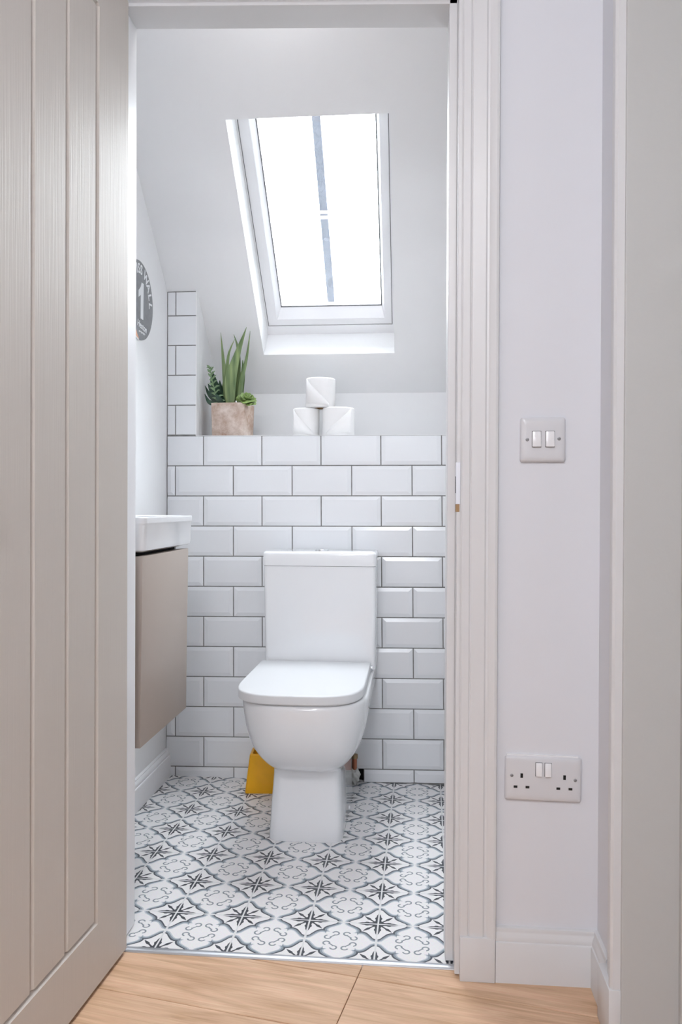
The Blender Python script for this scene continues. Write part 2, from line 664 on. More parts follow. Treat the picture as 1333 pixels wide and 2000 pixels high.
def add_tile(bm, x0, x1, z0, z1, clip, warp=None, tilt=0.0015, flat=False):
    """a metro tile with a chamfered face; (x0..z1) is the whole tile, clip the part that is left"""
    t = bmesh.new()
    d0, d1, bw = -0.0025, -0.0057, 0.0125
    if flat: d0, d1, bw = -0.0030, -0.0036, 0.0012
    zt = random.uniform(-tilt, tilt)
    xt = random.uniform(-tilt, tilt)
    cx, cz = (x0 + x1) / 2, (z0 + z1) / 2

    def V(x, y, z): return t.verts.new((x, y + (x - cx) * xt + (z - cz) * zt, z))
    a = [V(x, 0.006, z) for x, z in ((x0, z0), (x1, z0), (x1, z1), (x0, z1))]
    b = [V(x, d0, z) for x, z in ((x0, z0), (x1, z0), (x1, z1), (x0, z1))]
    c = [V(x, d1, z) for x, z in ((x0 + bw, z0 + bw), (x1 - bw, z0 + bw), (x1 - bw, z1 - bw), (x0 + bw, z1 - bw))]
    for r0, r1 in ((a, b), (b, c)):
        for i in range(4):
            j = (i + 1) % 4
            t.faces.new((r0[i], r0[j], r1[j], r1[i]))
    t.faces.new(c)
    t.faces.new(list(reversed(a)))
    cx0, cx1, cz0, cz1 = clip
    for co, no in (((cx0, 0, 0), (-1, 0, 0)), ((cx1, 0, 0), (1, 0, 0)), ((0, 0, cz0), (0, 0, -1)), ((0, 0, cz1), (0, 0, 1))):
        if not t.faces: break
        r = bmesh.ops.bisect_plane(t, geom=t.verts[:] + t.edges[:] + t.faces[:], plane_co=co, plane_no=no, clear_outer=True)
        ed = [e for e in t.edges if e.is_boundary]
        if ed:
            bmesh.ops.contextual_create(t, geom=ed)
    if t.faces:
        bmesh.ops.recalc_face_normals(t, faces=t.faces)
        # weld into target
        mp = {}
        for v in t.verts:
            co = v.co.copy()
            if warp: co = warp(co)
            mp[v] = bm.verts.new(co)
        for f in t.faces:
            try:
                bm.faces.new([mp[v] for v in f.verts]).material_index = 1
            except ValueError:
                pass
    t.free()


def build_back_wall():
    bm = bmesh.new()
    P, W, G = 0.1025, 0.2017, 0.0036
    # nominal space: row k spans z from -k*P down; warp maps to measured heights / offsets
    HX0, HX1, HZ = 0.503, 0.5535, 0.046       # broken-out pipe hole at the floor

    def warp(co):
        k = -co.z / P
        j = co.x / W
        x = co.x
        if k > 0:
            x = 0.0013 + co.x + k * (0.0004 + 0.00022 * j)
        return Vector((x, co.y, ztop(x, k)))
    for k in range(12):
        z1, z0 = -k * P - G / 2, -(k + 1) * P + G / 2
        if k == 0: z1 = -0.003
        off = 0 if k % 2 == 0 else -0.0985
        for j in range(-2, 6):
            x0, x1 = off + j * W + G / 2, off + (j + 1) * W - G / 2
            sh = 0.0013 + k * 0.0004
            cl = [XL + 0.0035 - sh, XR - sh, -LEDGE / 0.1022 * P, z1]
            cl[2] = z0 if k < 11 else -11.41 * P
            if x1 < cl[0] or x0 > cl[1]: continue
            zz0 = z0
            if k == 11:
                # cut round the pipe hole
                hx0, hx1 = HX0 - sh - 0.004, HX1 - sh - 0.004
                if x0 < hx1 and x1 > hx0:
                    if x0 < hx0: add_tile(bm, x0, x1, z0, z1, (cl[0], hx0, cl[2], z1), warp)
                    if x1 > hx1: add_tile(bm, x0, x1, z0, z1, (hx1, cl[1], cl[2], z1), warp)
                    continue
            z1t = z1 if k else 0.02
            add_tile(bm, x0, x1, z0, z1 + (0.02 if k == 0 else 0), (cl[0], cl[1], cl[2], z1), warp)
    # pillar of cut tiles beside the recess
    zs = [1.167, 1.269, 1.3715, 1.473, 1.5745, 1.6565]
    for i in range(5):
        z0, z1 = zs[i] + G / 2, zs[i + 1] - G / 2
        if i % 2 == 0:
            add_tile(bm, XL + 0.003, -0.0980, z0, z1, (XL + 0.003, -0.0980, z0, z1), flat=True)
            add_tile(bm, -0.0945, 0.11, z0, z1, (-0.0945, RX - 0.0035, z0, z1), flat=True)
        else:
            add_tile(bm, XL + 0.003, 0.11, z0, z1, (XL + 0.003, RX - 0.0035, z0, z1), flat=True)
    # backing (grout), with the hole left open
    for d in ((XL, HX0, 0.0, 0.03, -0.05, LEDGE - 0.002), (HX1, XR, 0.0, 0.03, -0.05, LEDGE - 0.002),
              (HX0, HX1, 0.0, 0.03, HZ, LEDGE - 0.002), (XL, RX - 0.003, 0.0, 0.03, LEDGE - 0.002, 1.658)):
        bbox(bm, *d, mi=0)
    # hole pocket
    bbox(bm, HX0, HX1, 0.026, 0.030, -0.05, HZ, mi=2)
    bbox(bm, HX0, HX1, 0.0, 0.026, -0.05, -0.001, mi=2)
    # plaster edge of the recess
    bbox(bm, RX - 0.003, RX, -0.0055, 0.0295, LEDGE, 1.664, mi=3)
    o = fin('wall_back', bm, [M['grout'], M['tile'], M['dark'], M['wall']])
    struct(o, 'white bevelled metro tile wall behind the toilet')
    # plaster: ledge, cheek and knee wall of the recess
    bm = bmesh.new()
    bbox(bm, RX - 0.001, XR, -0.0055, KNEE, LEDGE - 0.002, LEDGE)
    bbox(bm, RX - 0.001, XR, 0.031, KNEE, LEDGE - 0.1, LEDGE - 0.001)
    struct(fin('trim_15', bm, M['wall']), 'white plaster ledge on top of the tiled wall')
    struct(box('wall_left', (XL - 0.1, RX, 0.0305, KNEE + 0.1, LEDGE - 0.1, 1.75), M['wall']))
    struct(box('wall_back', (RX - 0.001, XR, KNEE, KNEE + 0.1, LEDGE - 0.1, 1.42), M['wall']))


build_back_wall()

# sloping ceiling with the skylight opening
OX0, OX1, OV0, OV1 = 0.1715, 0.6465, -0.270, 0.555
bm = bmesh.new()
D = 0.125
slope_box(bm, XL - 0.1, OX0, -0.52, 0.97, 0, D)
slope_box(bm, OX1, XR + 0.1, -0.52, 0.97, 0, D)
slope_box(bm, OX0, OX1, -0.52, OV0, 0, D)
slope_box(bm, OX0, OX1, OV1, 0.97, 0, D)
bbox(bm, XL - 0.1, XR + 0.1, YT - 0.02, -0.68, 2.315, 2.45)
struct(fin('ceiling', bm, M['wall']), 'white sloping ceiling with a deep skylight opening')

# skylight
win = empty('window_1', slope(0.41, 0.15, 0.12))
struct(win, 'white framed skylight in the sloping ceiling, overcast sky behind')


def wpart(name, fn, m, smooth=False):
    bm = bmesh.new()
    fn(bm)
    o = fin(name, bm, m)
    o.data.transform(Matrix.Translation(-Vector(win.location)))
    o.parent = win
    return o


def ring_profile(bm, x0, x1, v0, v1, prof):
    """prof: closed list of (inset, n) swept round a rectangle with mitres"""
    loops = []
    for a, n in prof:
        loops.append([bm.verts.new(slope(x, v, n)) for x, v in ((x0 + a, v0 + a), (x1 - a, v0 + a), (x1 - a, v1 - a), (x0 + a, v1 - a))])
    k = len(prof)
    for i in range(k):
        A_, B_ = loops[i], loops[(i + 1) % k]
        for j in range(4):
            l = (j + 1) % 4
            bm.faces.new((A_[j], A_[l], B_[l], B_[j]))


def f_frame(bm):
    # fixed outer frame: lip seen past the reveal, wider at the sill
    slope_box(bm, OX0 - 0.03, 0.1765, -0.32, 0.60, 0.1255, 0.19)
    slope_box(bm, 0.6375, OX1 + 0.03, -0.32, 0.60, 0.1255, 0.19)
    slope_box(bm, 0.1765, 0.6375, -0.32, -0.2345, 0.1255, 0.19)
    slope_box(bm, 0.1765, 0.6375, 0.575, 0.60, 0.1255, 0.19)


wpart('outer_frame', f_frame, M['innerwhite'])
SX0, SX1, SV0, SV1 = 0.1785, 0.6355, -0.2325, 0.573


def f_sash(bm):
    loops = []
    # (left inset, right inset, bottom inset, top inset, n)
    for l, r_, b_, t_, n in ((0, 0, 0, 0, 0.185), (0, 0, 0, 0, 0.129), (0.0015, 0.0015, 0.0015, 0.0015, 0.1275), (0.034, 0.026, 0.026, 0.03, 0.1275),
                             (0.036, 0.028, 0.028, 0.032, 0.130), (0.050, 0.037, 0.060, 0.045, 0.158), (0.050, 0.037, 0.060, 0.045, 0.185)):
        loops.append([bm.verts.new(slope(x, v, n)) for x, v in
                      ((SX0 + l, SV0 + b_), (SX1 - r_, SV0 + b_), (SX1 - r_, SV1 - t_), (SX0 + l, SV1 - t_))])
    k = len(loops)
    for i in range(k):
        A_, B_ = loops[i], loops[(i + 1) % k]
        for j in range(4):
            q = (j + 1) % 4
            bm.faces.new((A_[j], A_[q], B_[q], B_[j]))


wpart('sash', f_sash, M['innerwhite'])
wpart('gasket', lambda bm: ring_profile(bm, SX0 - 0.0035, SX1 + 0.0035, SV0 - 0.0035, SV1 + 0.0035,
                                        ((0.0, 0.130), (0.0045, 0.130), (0.0045, 0.18), (0.0, 0.18))), M['gasket'])
wpart('glazing_seal', lambda bm: (slope_box(bm, 0.2275, 0.2315, -0.1735, 0.53, 0.157, 0.1625), slope_box(bm, 0.5955, 0.5995, -0.1735, 0.53, 0.157, 0.1625),
                                  slope_box(bm, 0.2275, 0.5995, -0.1735, -0.1695, 0.157, 0.1625)), M['gasket'])
wpart('pane', lambda bm: slope_box(bm, 0.2285, 0.5985, -0.1725, 0.53, 0.163, 0.167), M['glass'])


def f_bar(bm):
    slope_box(bm, 0.3975, 0.4245, -0.185, 0.62, 0.188, 0.203)
    slope_box(bm, 0.4065, 0.4155, -0.185, 0.62, 0.203, 0.222)


bar = wpart('glazing_bar', f_bar, M['zinc'])
tag(bar, 'grey metal glazing bar outside the pane')
bk = wpart('bar_clip', lambda bm: (slope_box(bm, 0.3955, 0.4265, 0.168, 0.178, 0.186, 0.205), slope_box(bm, 0.3955, 0.4265, 0.149, 0.160, 0.186, 0.205)), M['innerwhite'])


def f_bolt(bm):
    c = slope(0.413, 0.075, 0.1885)
    n = 16
    rings = []
    for r_, h in ((0.008, 0.0), (0.008, -0.002), (0.005, -0.0035)):
        rings.append([c + Vector((1, 0, 0)) * r_ * math.cos(2 * PI * k / n) + SV * r_ * math.sin(2 * PI * k / n) + SN * h for k in range(n)])
    loft(bm, rings)


wpart('bolt', f_bolt, M['zinc'])

# dividing wall between landing and cloakroom (thick, with the doorway)
JL, JR = 0.092, 0.800            # rebate faces
SL, SR = 0.107, 0.7835           # stop faces
bm = bmesh.new()
bbox(bm, HL - 0.1, JL - 0.022, YH, YT, -0.05, HC + 0.05)
bbox(bm, JR + 0.022, 1.30, YH, YT, -0.05, HC + 0.05)
bbox(bm, JL - 0.022, JR + 0.022, YH, YT, 2.0, HC + 0.05)
struct(fin('wall_front', bm, M['hallwall']), 'pale wall around the doorway, seen from the landing')


def head_z(x, base):
    return base + (1.968 - 0.030 * (x - SL) / (SR - SL)) - 1.968


# door lining: two jambs and a head, each with its stop
def jamb(name, x0, x1, xs):
    bm = bmesh.new()
    bbox(bm, min(x0, x1), max(x0, x1), YH - 0.001, YT + 0.001, 0.0035, 2.0)
    bbox(bm, min(x1, xs), max(x1, xs), -1.05, YT + 0.001, 0.0035, 1.99)
    return bm


lj = struct(fin('trim_1', jamb('', JL - 0.022, JL, SL), M['innerwhite']), 'white left door jamb behind the open door')
bevel_mod(lj, 0.0012, 2)
rj = struct(fin('trim_2', jamb('', JR + 0.022, JR, SR), M['trim']), 'white right door jamb with the metal strike plate')
bevel_mod(rj, 0.0015, 2)
bm = bmesh.new()
for (y0, y1, zb) in ((YH - 0.0014, YT + 0.001, 1.983), (-1.05, YT + 0.001, 1.968)):
    vs = []
    for x in (JL - 0.001, JR + 0.009):
        for y in (y0, y1):
            vs.append((bm.verts.new((x, y, head_z(x, zb))), bm.verts.new((x, y, 2.02))))
    (a0, a1), (b0, b1), (c0, c1), (d0, d1) = vs
    for f in ((a0, b0, d0, c0), (a1, c1, d1, b1), (a0, a1, b1, b0), (c0, d0, d1, c1), (a0, c0, c1, a1), (b0, b1, d1, d0)):
        bm.faces.new(f)
struct(bevel_mod(fin('trim_3', bm, M['trim']), 0.0012, 2), 'white door head lining above the doorway')

# strike plate in the right jamb
sp = empty('strike', (0, 0, 0))
bpy.data.objects.remove(sp)
bm = bmesh.new()
bbox(bm, JR - 0.0015, JR + 0.004, YH - 0.002, -1.070, 0.930, 1.012, bev=0.0006)
bbox(bm, JR - 0.0015, JR + 0.0070, YH - 0.0028, YH - 0.0008, 0.930, 1.012, bev=0.0004)
plate = fin('strike_plate', bm, M['strike'], rj)
tag(plate, 'brushed metal strike plate')
box('latch_hole', (JR - 0.0022, JR - 0.0012, -1.086, -1.077, 0.952, 0.985), M['dark'], plate)
bm = bmesh.new()
bbox(bm, JR - 0.0012, JR + 0.0055, YH - 0.0016, -1.072, 0.915, 0.930)
fin('chipped_paint', bm, mat('bare_wood', lin((168, 136, 100)), 0.8), rj)

# architraves on the landing side
AP = [(0.0, 0.0), (0.0, 0.011), (0.003, 0.0135), (0.016, 0.0135), (0.0185, 0.0115), (0.021, 0.0135), (0.046, 0.0145), (0.049, 0.012), (0.053, 0.0125),
      (0.058, 0.0165), (0.066, 0.0185), (0.0705, 0.0175), (0.072, 0.012), (0.072, 0.0)]


def arch_vert(name, x_in, sgn, z0, z1, m, label):
    bm = bmesh.new()
    extrude_profile(bm, AP, lambda a, b, s: Vector((x_in + sgn * a, YH - b, s)), z0, z1, None, lambda a, b: a)
    o = autosmooth(fin(name, bm, m), 25)
    return struct(o, label)


arch_vert('trim_4', 0.8075, 1, 0.085, 1.99, M['trim'], 'moulded white architrave to the right of the doorway')
arch_vert('trim_5', 0.085, -1, 0.085, 1.99, M['trim'], 'moulded white architrave behind the open door')
bm = bmesh.new()
extrude_profile(bm, AP, lambda a, b, s: Vector((s, YH - b, 1.99 + a)), 0.085, 0.8075, lambda a, b: -a, lambda a, b: a)
struct(autosmooth(fin('trim_6', bm, M['trim']), 25), 'moulded white architrave above the doorway')
struct(box('trim_7', (0.8095, 0.8775, YH - 0.0185, YH, 0.0, 0.0865), M['trim'], bev=0.0015), 'plain white plinth block under the right architrave')
struct(box('trim_8', (0.012, 0.083, YH - 0.0185, YH, 0.0, 0.0865), M['trim'], bev=0.0015))

# threshold strip
bm = bmesh.new()
extrude_profile(bm, [(-1.0765, -0.001), (-1.0765, 0.001), (-1.074, 0.0035), (-1.066, 0.0045), (-1.060, 0.0035), (-1.0585, 0.0005), (-1.0585, -0.001)],
                lambda a, b, s: Vector((s, a, b)), JL, JR)
struct(autosmooth(fin('trim_9', bm, M['alu']), 40), 'metal threshold strip between the tiles and the planks')

# skirtings: profile (depth, height)
SK = [(0, 0), (0.0155, 0), (0.0155, 0.076), (0.0145, 0.0785), (0.012, 0.0795), (0.0125, 0.083), (0.0115, 0.089), (0.0085, 0.0945), (0.0075, 0.0975), (0.008, 0.0995), (0.0065, 0.1035), (0.002, 0.105), (0, 0.105)]
bm = bmesh.new()
extrude_profile(bm, SK, lambda a, b, s: Vector((s, YH - a, b)), 0.8785, HR, None, lambda a, b: -a)
struct(autosmooth(fin('baseboard_front', bm, M['trim']), 40), 'moulded white skirting under the double socket')
bm = bmesh.new()
extrude_profile(bm, SK, lambda a, b, s: Vector((HR - a, s, b)), YH, -1.196, lambda a, b: -a)
struct(autosmooth(fin('baseboard_right', bm, M['trim']), 40), 'short return of white skirting on the right wall')
SK2 = [(0, 0), (0.0165, 0), (0.0165, 0.068), (0.0155, 0.0705), (0.0125, 0.072), (0.0135, 0.077), (0.0105, 0.084), (0.0065, 0.088), (0.0065, 0.091), (0.002, 0.094), (0, 0.094)]
bm = bmesh.new()
extrude_profile(bm, SK2, lambda a, b, s: Vector((XL + a, s, b)), YT, -0.003)
struct(autosmooth(fin('baseboard_left', bm, M['innerwhite']), 40), 'white skirting on the left wall under the vanity unit')
bm = bmesh.new()
extrude_profile(bm, SK2, lambda a, b, s: Vector((XR - a, s, b)), YT, -0.003)
struct(autosmooth(fin('baseboard_right', bm, M['innerwhite']), 40))

# landing shell
bm = bmesh.new()
DY0, DY1 = -2.05, -1.285        # doorway in the right wall
bbox(bm, HR, HR + 0.15, DY1 + 0.022, YH + 0.02, -0.05, HC + 0.05)
bbox(bm, HR, HR + 0.15, HB, DY0 - 0.022, -0.05, HC + 0.05)
bbox(bm, HR, HR + 0.15, DY0 - 0.022, DY1 + 0.022, 1.99, HC + 0.05)
struct(fin('wall_right', bm, M['hallwall']), 'pale landing wall on the right with a doorway')
struct(box('wall_left', (HL - 0.12, HL, HB, YH, -0.05, HC + 0.05), M['hallwall']))
bm = bmesh.new()
for d in ((HL - 0.12, WX0, HB - 0.05, HB, -0.05, HC + 0.05), (WX1, HR + 0.15, HB - 0.05, HB, -0.05, HC + 0.05),
          (WX0, WX1, HB - 0.05, HB, -0.05, WZ0), (WX0, WX1, HB - 0.05, HB, WZ1, HC + 0.05)):
    bbox(bm, *d)
struct(fin('wall_back', bm, M['hallwall']), 'landing wall behind the viewer with a small high opening added to let in light')
struct(box('ceiling', (HL - 0.12, HR + 0.3, HB - 0.12, YH + 0.01, HC, HC + 0.08), M['wall']))

# lining, architrave, plinth and closed door of the doorway in the right wall
bm = bmesh.new()
bbox(bm, HR - 0.003, 1.34, DY1 - 0.0005, DY1 + 0.022, 0.0, 1.99)
bbox(bm, 1.166, 1.20, DY1 - 0.013, DY1, 0.0, 1.99)
struct(bevel_mod(fin('trim_10', bm, M['lining']), 0.0015, 2), 'grey-white painted door lining at the right edge, slightly chipped')
bm = bmesh.new()
bbox(bm, HR - 0.003, 1.34, DY0 - 0.022, DY0, 0.0, 1.99)
bbox(bm, HR - 0.003, 1.34, DY0, DY1, 1.968, 1.99)
struct(fin('trim_11', bm, M['lining']))
AP2 = [(0.0, 0.0), (0.0, 0.0155), (0.004, 0.0195), (0.010, 0.0200), (0.014, 0.0165), (0.018, 0.0145), (0.052, 0.0125), (0.056, 0.0095), (0.0585, 0.0105), (0.060, 0.008), (0.074, 0.007), (0.076, 0.0)]
bm = bmesh.new()
extrude_profile(bm, AP2, lambda a, b, s: Vector((HR - b, DY1 + 0.006 + a, s)), 0.094, 1.99)
struct(autosmooth(fin('trim_12', bm, M['trim']), 25), 'moulded white architrave on the right wall')
bm = bmesh.new()
extrude_profile(bm, AP2, lambda a, b, s: Vector((HR - b, DY0 - 0.006 - a, s)), 0.0, 1.99)
struct(autosmooth(fin('trim_13', bm, M['trim']), 25))
struct(box('trim_14', (HR - 0.0225, HR, DY1 + 0.004, DY1 + 0.088, 0.0, 0.0985), M['trim'], bev=0.0012), 'white plinth block at the foot of the right wall architrave')
struct(box('door_2', (1.205, 1.245, DY0 + 0.003, DY1 - 0.003, 0.006, 1.965), M['lining']), 'closed door in the right wall')


# open door on the left
def build_door():
    W, H, T = 0.690, 1.948, 0.036
    f0 = 0.004
    yh = 0.0                       # local: s = distance from hinge edge, h = height, d = depth behind the face
    bm = bmesh.new()
    stile, botr, topr = 0.1395, 0.1245, 0.100
    # panel is recessed between stiles and rails: boards with V grooves
    s_first = stile
    boards = [(0.1395, 0.2535), (0.2535, 0.3665), (0.3665, 0.4750), (0.4750, 0.5505)]
    gw, gd = 0.0068, 0.0095

    def P(s, d, h):
        return Vector((-d, -s, h))
    # face cross-section along s (grooved zone), profile points (s, depth)
    prof = [(0.0, 0.0015), (0.0015, 0.0), (stile - gw, 0.0), (stile, gd)]
    for i, (a, b) in enumerate(boards):
        prof += [(a + gw, 0.0012), (b - gw, 0.0012), (b, gd)]
    prof += [(0.5505 + gw, 0.0), (W - 0.0015, 0.0), (W, 0.0015)]
    h0, h1 = botr, H - topr + 0.01
    # grooved zone
    hz = [0.0, h0, h0 + 0.0001, h1 - 0.0001, h1, H]

    def column(h, grooved):
        return [bm.verts.new(P(s, d if (grooved or s < 0.002 or s > W - 0.002) else 0.0, h)) for s, d in prof]
    # bottom rail (plain), chamfer ledge, panel, chamfer, top rail
    rows = [column(0.0, False), column(h0 - 0.0065, False)]
    # chamfer: the panel sits gd behind the rail edge
    def chamrow(h, depth):
        r_ = []
        for s, d in prof:
            inside = stile - 0.0001 < s < 0.5507
            if inside: r_.append(bm.verts.new(P(s, depth, h)))
            else: r_.append(bm.verts.new(P(s, (d if (s < 0.002 or s > W - 0.002) else 0.0), h)))
        return r_
    rows.append(chamrow(h0, gd))
    rows.append(column(h0 + 0.004, True))
    rows.append(column(h1 - 0.004, True))
    rows.append(chamrow(h1, gd))
    rows.append(column(h1 + 0.004, False))
    rows.append(column(H, False))
    for a, b in zip(rows, rows[1:]):
        for i in range(len(prof) - 1):
            bm.faces.new((a[i], a[i + 1], b[i + 1], b[i]))
    # back and edges
    lo = [bm.verts.new(P(0, T, 0)), bm.verts.new(P(W, T, 0))]
    hi = [bm.verts.new(P(0, T, H)), bm.verts.new(P(W, T, H))]
    bm.faces.new((lo[0], hi[0], hi[1], lo[1]))
    bm.faces.new([rows[0][i] for i in range(len(prof))] + [lo[1], lo[0]])
    bm.faces.new(list(reversed(rows[-1])) + [hi[0], hi[1]])
    bm.faces.new([r_[0] for r_ in rows] + [hi[0], lo[0]])
    bm.faces.new([r_[-1] for r_ in reversed(rows)] + [lo[1], hi[1]])
    o = fin('door_1', bm, M['door'])
    # rail joint line on the stile
    o.location = (0.1285, -1.077, 0.010)
    o.rotation_euler = (0, 0, -0.0628)
    struct(o, 'white cottage style panelled door standing open at the left')
    # hinges on the edge
    for hz_ in (0.22, 0.97, 1.73):
        b2 = bmesh.new()
        tube(b2, [(-T - 0.005, 0.004, hz_ - 0.038), (-T - 0.005, 0.004, hz_ + 0.038)], 0.0055, 12)
        bbox(b2, -T - 0.003, -0.008, 0.0, 0.0022, hz_ - 0.038, hz_ + 0.038)
        fin('hinge', b2, M['alu'], o)
    # lever handle pair near the free edge
    for sgn, x0 in ((1, 0.0), (-1, -T)):
        b2 = bmesh.new()
        bbox(b2, min(x0, x0 + sgn * 0.008), max(x0, x0 + sgn * 0.008), -W + 0.03, -W + 0.072, 0.90, 1.05, bev=0.003)
        tube(b2, [(x0 + sgn * 0.005, -W + 0.05, 1.0), (x0 + sgn * 0.04, -W + 0.05, 1.0), (x0 + sgn * 0.047, -W + 0.058, 1.0), (x0 + sgn * 0.047, -W + 0.105, 1.0)], 0.0085, 12)
        autosmooth(fin('lever_handle', b2, M['chrome'], o))
    return o


build_door()

# ================================================================== THINGS
# ---------------------------------------------------------------- toilet
TC = 0.421


def dring(yf, yb, hw, rf, z, n_c=16, xc=TC, rb=0.004, sag=2.9):
    """D-shaped outline, flat back at yb, rounded front at yf (towards the viewer), superelliptic front corners"""
    pts = []
    # go counter-clockwise from back right
    for cx, a0 in ((xc + hw - rb, 0), (xc - hw + rb, PI / 2)):
        for k in range(4):
            t = a0 + PI / 2 * k / 3
            pts.append((cx + rb * math.cos(t), yb - rb + rb * math.sin(t), z))
    # front: one superellipse half
    n = 2 * n_c + 14
    e = sag
    dep = rf
    for k in range(n + 1):
        t = PI + PI * k / n
        c, s_ = math.cos(t), math.sin(t)
        pts.append((xc + hw * math.copysign(abs(c) ** (2 / e), c), yf + dep - dep * abs(s_) ** (2 / e), z))
    return pts


toilet = empty('toilet', (TC, -0.3, 0))
tag(toilet, 'white close-coupled toilet with its lid down against the tiled wall', 'toilet')


def tpart(name, bm, m, deg=40, sub=0):
    o = fin(name, bm, m)
    o.data.transform(Matrix.Translation(-Vector(toilet.location)))
    o.parent = toilet
    autosmooth(o, deg)
    return o


# bowl: sections (z, yf, yb, hw, rf)
bm = bmesh.new()
secs = [(0.000, -0.502, -0.115, 0.1040, 0.10, 6.5), (0.004, -0.504, -0.115, 0.1050, 0.10, 6.5), (0.05, -0.498, -0.115, 0.1020, 0.10, 6.5),
        (0.10, -0.493, -0.115, 0.0995, 0.10, 6.5), (0.15, -0.490, -0.115, 0.0960, 0.10, 6.2), (0.178, -0.490, -0.112, 0.0950, 0.11, 5.8),
        (0.190, -0.494, -0.110, 0.0965, 0.12, 5.2), (0.199, -0.510, -0.105, 0.1030, 0.14, 4.2), (0.207, -0.532, -0.100, 0.1130, 0.16, 3.5),
        (0.220, -0.556, -0.09, 0.1260, 0.18, 3.1), (0.240, -0.580, -0.08, 0.1400, 0.20, 3.0), (0.265, -0.602, -0.06, 0.1520, 0.21, 3.0),
        (0.295, -0.620, -0.04, 0.1615, 0.22, 3.0), (0.330, -0.634, -0.02, 0.1685, 0.225, 3.0), (0.365, -0.643, -0.012, 0.1725, 0.23, 3.0),
        (0.395, -0.648, -0.010, 0.1745, 0.23, 3.0), (0.405, -0.646, -0.010, 0.1735, 0.23, 3.0), (0.4085, -0.642, -0.012, 0.170, 0.23, 3.0)]
loft(bm, [dring(yf, yb, hw, rf, z, sag=sg) for z, yf, yb, hw, rf, sg in secs])
bowl = tpart('bowl', bm, M['ceramic'], 60)
# seat (thin ring under the lid)
bm = bmesh.new()
LC = TC - 0.008
loft(bm, [dring(yf, yb, hw, rf, z, xc=LC, sag=3.3) for z, yf, yb, hw, rf in
          ((0.4095, -0.641, -0.185, 0.169, 0.20), (0.4105, -0.643, -0.185, 0.170, 0.20), (0.4125, -0.643, -0.185, 0.170, 0.20), (0.4130, -0.641, -0.185, 0.169, 0.20))])
tpart('seat', bm, M['seat'], 50)
bm = bmesh.new()
loft(bm, [dring(yf, yb, hw, rf, z, xc=LC, sag=3.3) for z, yf, yb, hw, rf in
          ((0.4140, -0.648, -0.183, 0.1715, 0.20), (0.4150, -0.651, -0.181, 0.1735, 0.20), (0.433, -0.651, -0.181, 0.1735, 0.20),
           (0.4362, -0.650, -0.182, 0.1725, 0.20), (0.4376, -0.647, -0.184, 0.1705, 0.20), (0.4380, -0.643, -0.188, 0.1690, 0.20))])
tpart('lid', bm, M['seat'], 50)
# hinge bosses
for sx in (-1, 1):
    bm = bmesh.new()
    tube(bm, [(TC + sx * 0.155 - 0.014, -0.180, 0.419), (TC + sx * 0.155 + 0.014, -0.180, 0.419)], 0.0085, 14)
    tpart('hinge', bm, M['chrome'])
# cistern
bm = bmesh.new()


def rrect(x0, x1, y0, y1, r, z, n=6):
    pts = []
    for cx, cy, a in ((x1 - r, y1 - r, 0), (x0 + r, y1 - r, PI / 2), (x0 + r, y0 + r, PI), (x1 - r, y0 + r, 1.5 * PI)):
        for k in range(n + 1):
            t = a + PI / 2 * k / n
            pts.append((cx + r * math.cos(t), cy + r * math.sin(t), z))
    return pts


loft(bm, [rrect(0.2495, 0.5985, -0.172, -0.008, 0.012, 0.412), rrect(0.2455, 0.5995, -0.175, -0.008, 0.012, 0.60), rrect(0.2430, 0.5985, -0.175, -0.008, 0.012, 0.7355)])
tpart('cistern', bm, M['ceramic'])
bm = bmesh.new()
loft(bm, [rrect(0.2445, 0.597, -0.174, -0.008, 0.012, 0.7355), rrect(0.2415, 0.600, -0.179, -0.007, 0.014, 0.7375), rrect(0.2405, 0.601, -0.180, -0.007, 0.014, 0.772),
          rrect(0.2425, 0.599, -0.178, -0.008, 0.013, 0.7785), rrect(0.247, 0.5945, -0.173, -0.012, 0.012, 0.7815)])
tpart('cistern_lid', bm, M['ceramic'], 50)
for a0, a1, nm in ((0, PI, 'flush_button'), (PI, 2 * PI, 'flush_button')):
    bm = bmesh.new()
    n = 20
    ctr = (0.4205, -0.095)
    rings = []
    for r_, z in ((0.023, 0.7810), (0.023, 0.7850), (0.021, 0.7865)):
        ps = [(ctr[0] + r_ * math.cos(a0 + (a1 - a0) * k / n), ctr[1] + (0.0008 if a0 == 0 else -0.0008) + r_ * math.sin(a0 + (a1 - a0) * k / n), z) for k in range(n + 1)]
        rings.append(ps)
    loft(bm, rings)
    tpart(nm, bm, M['chrome'])
# side fixing screw cap
bm = bmesh.new()
tube(bm, [(0.530, -0.33, 0.035), (0.5345, -0.33, 0.035)], 0.007, 14)
tpart('screw_cap', bm, M['seat'])

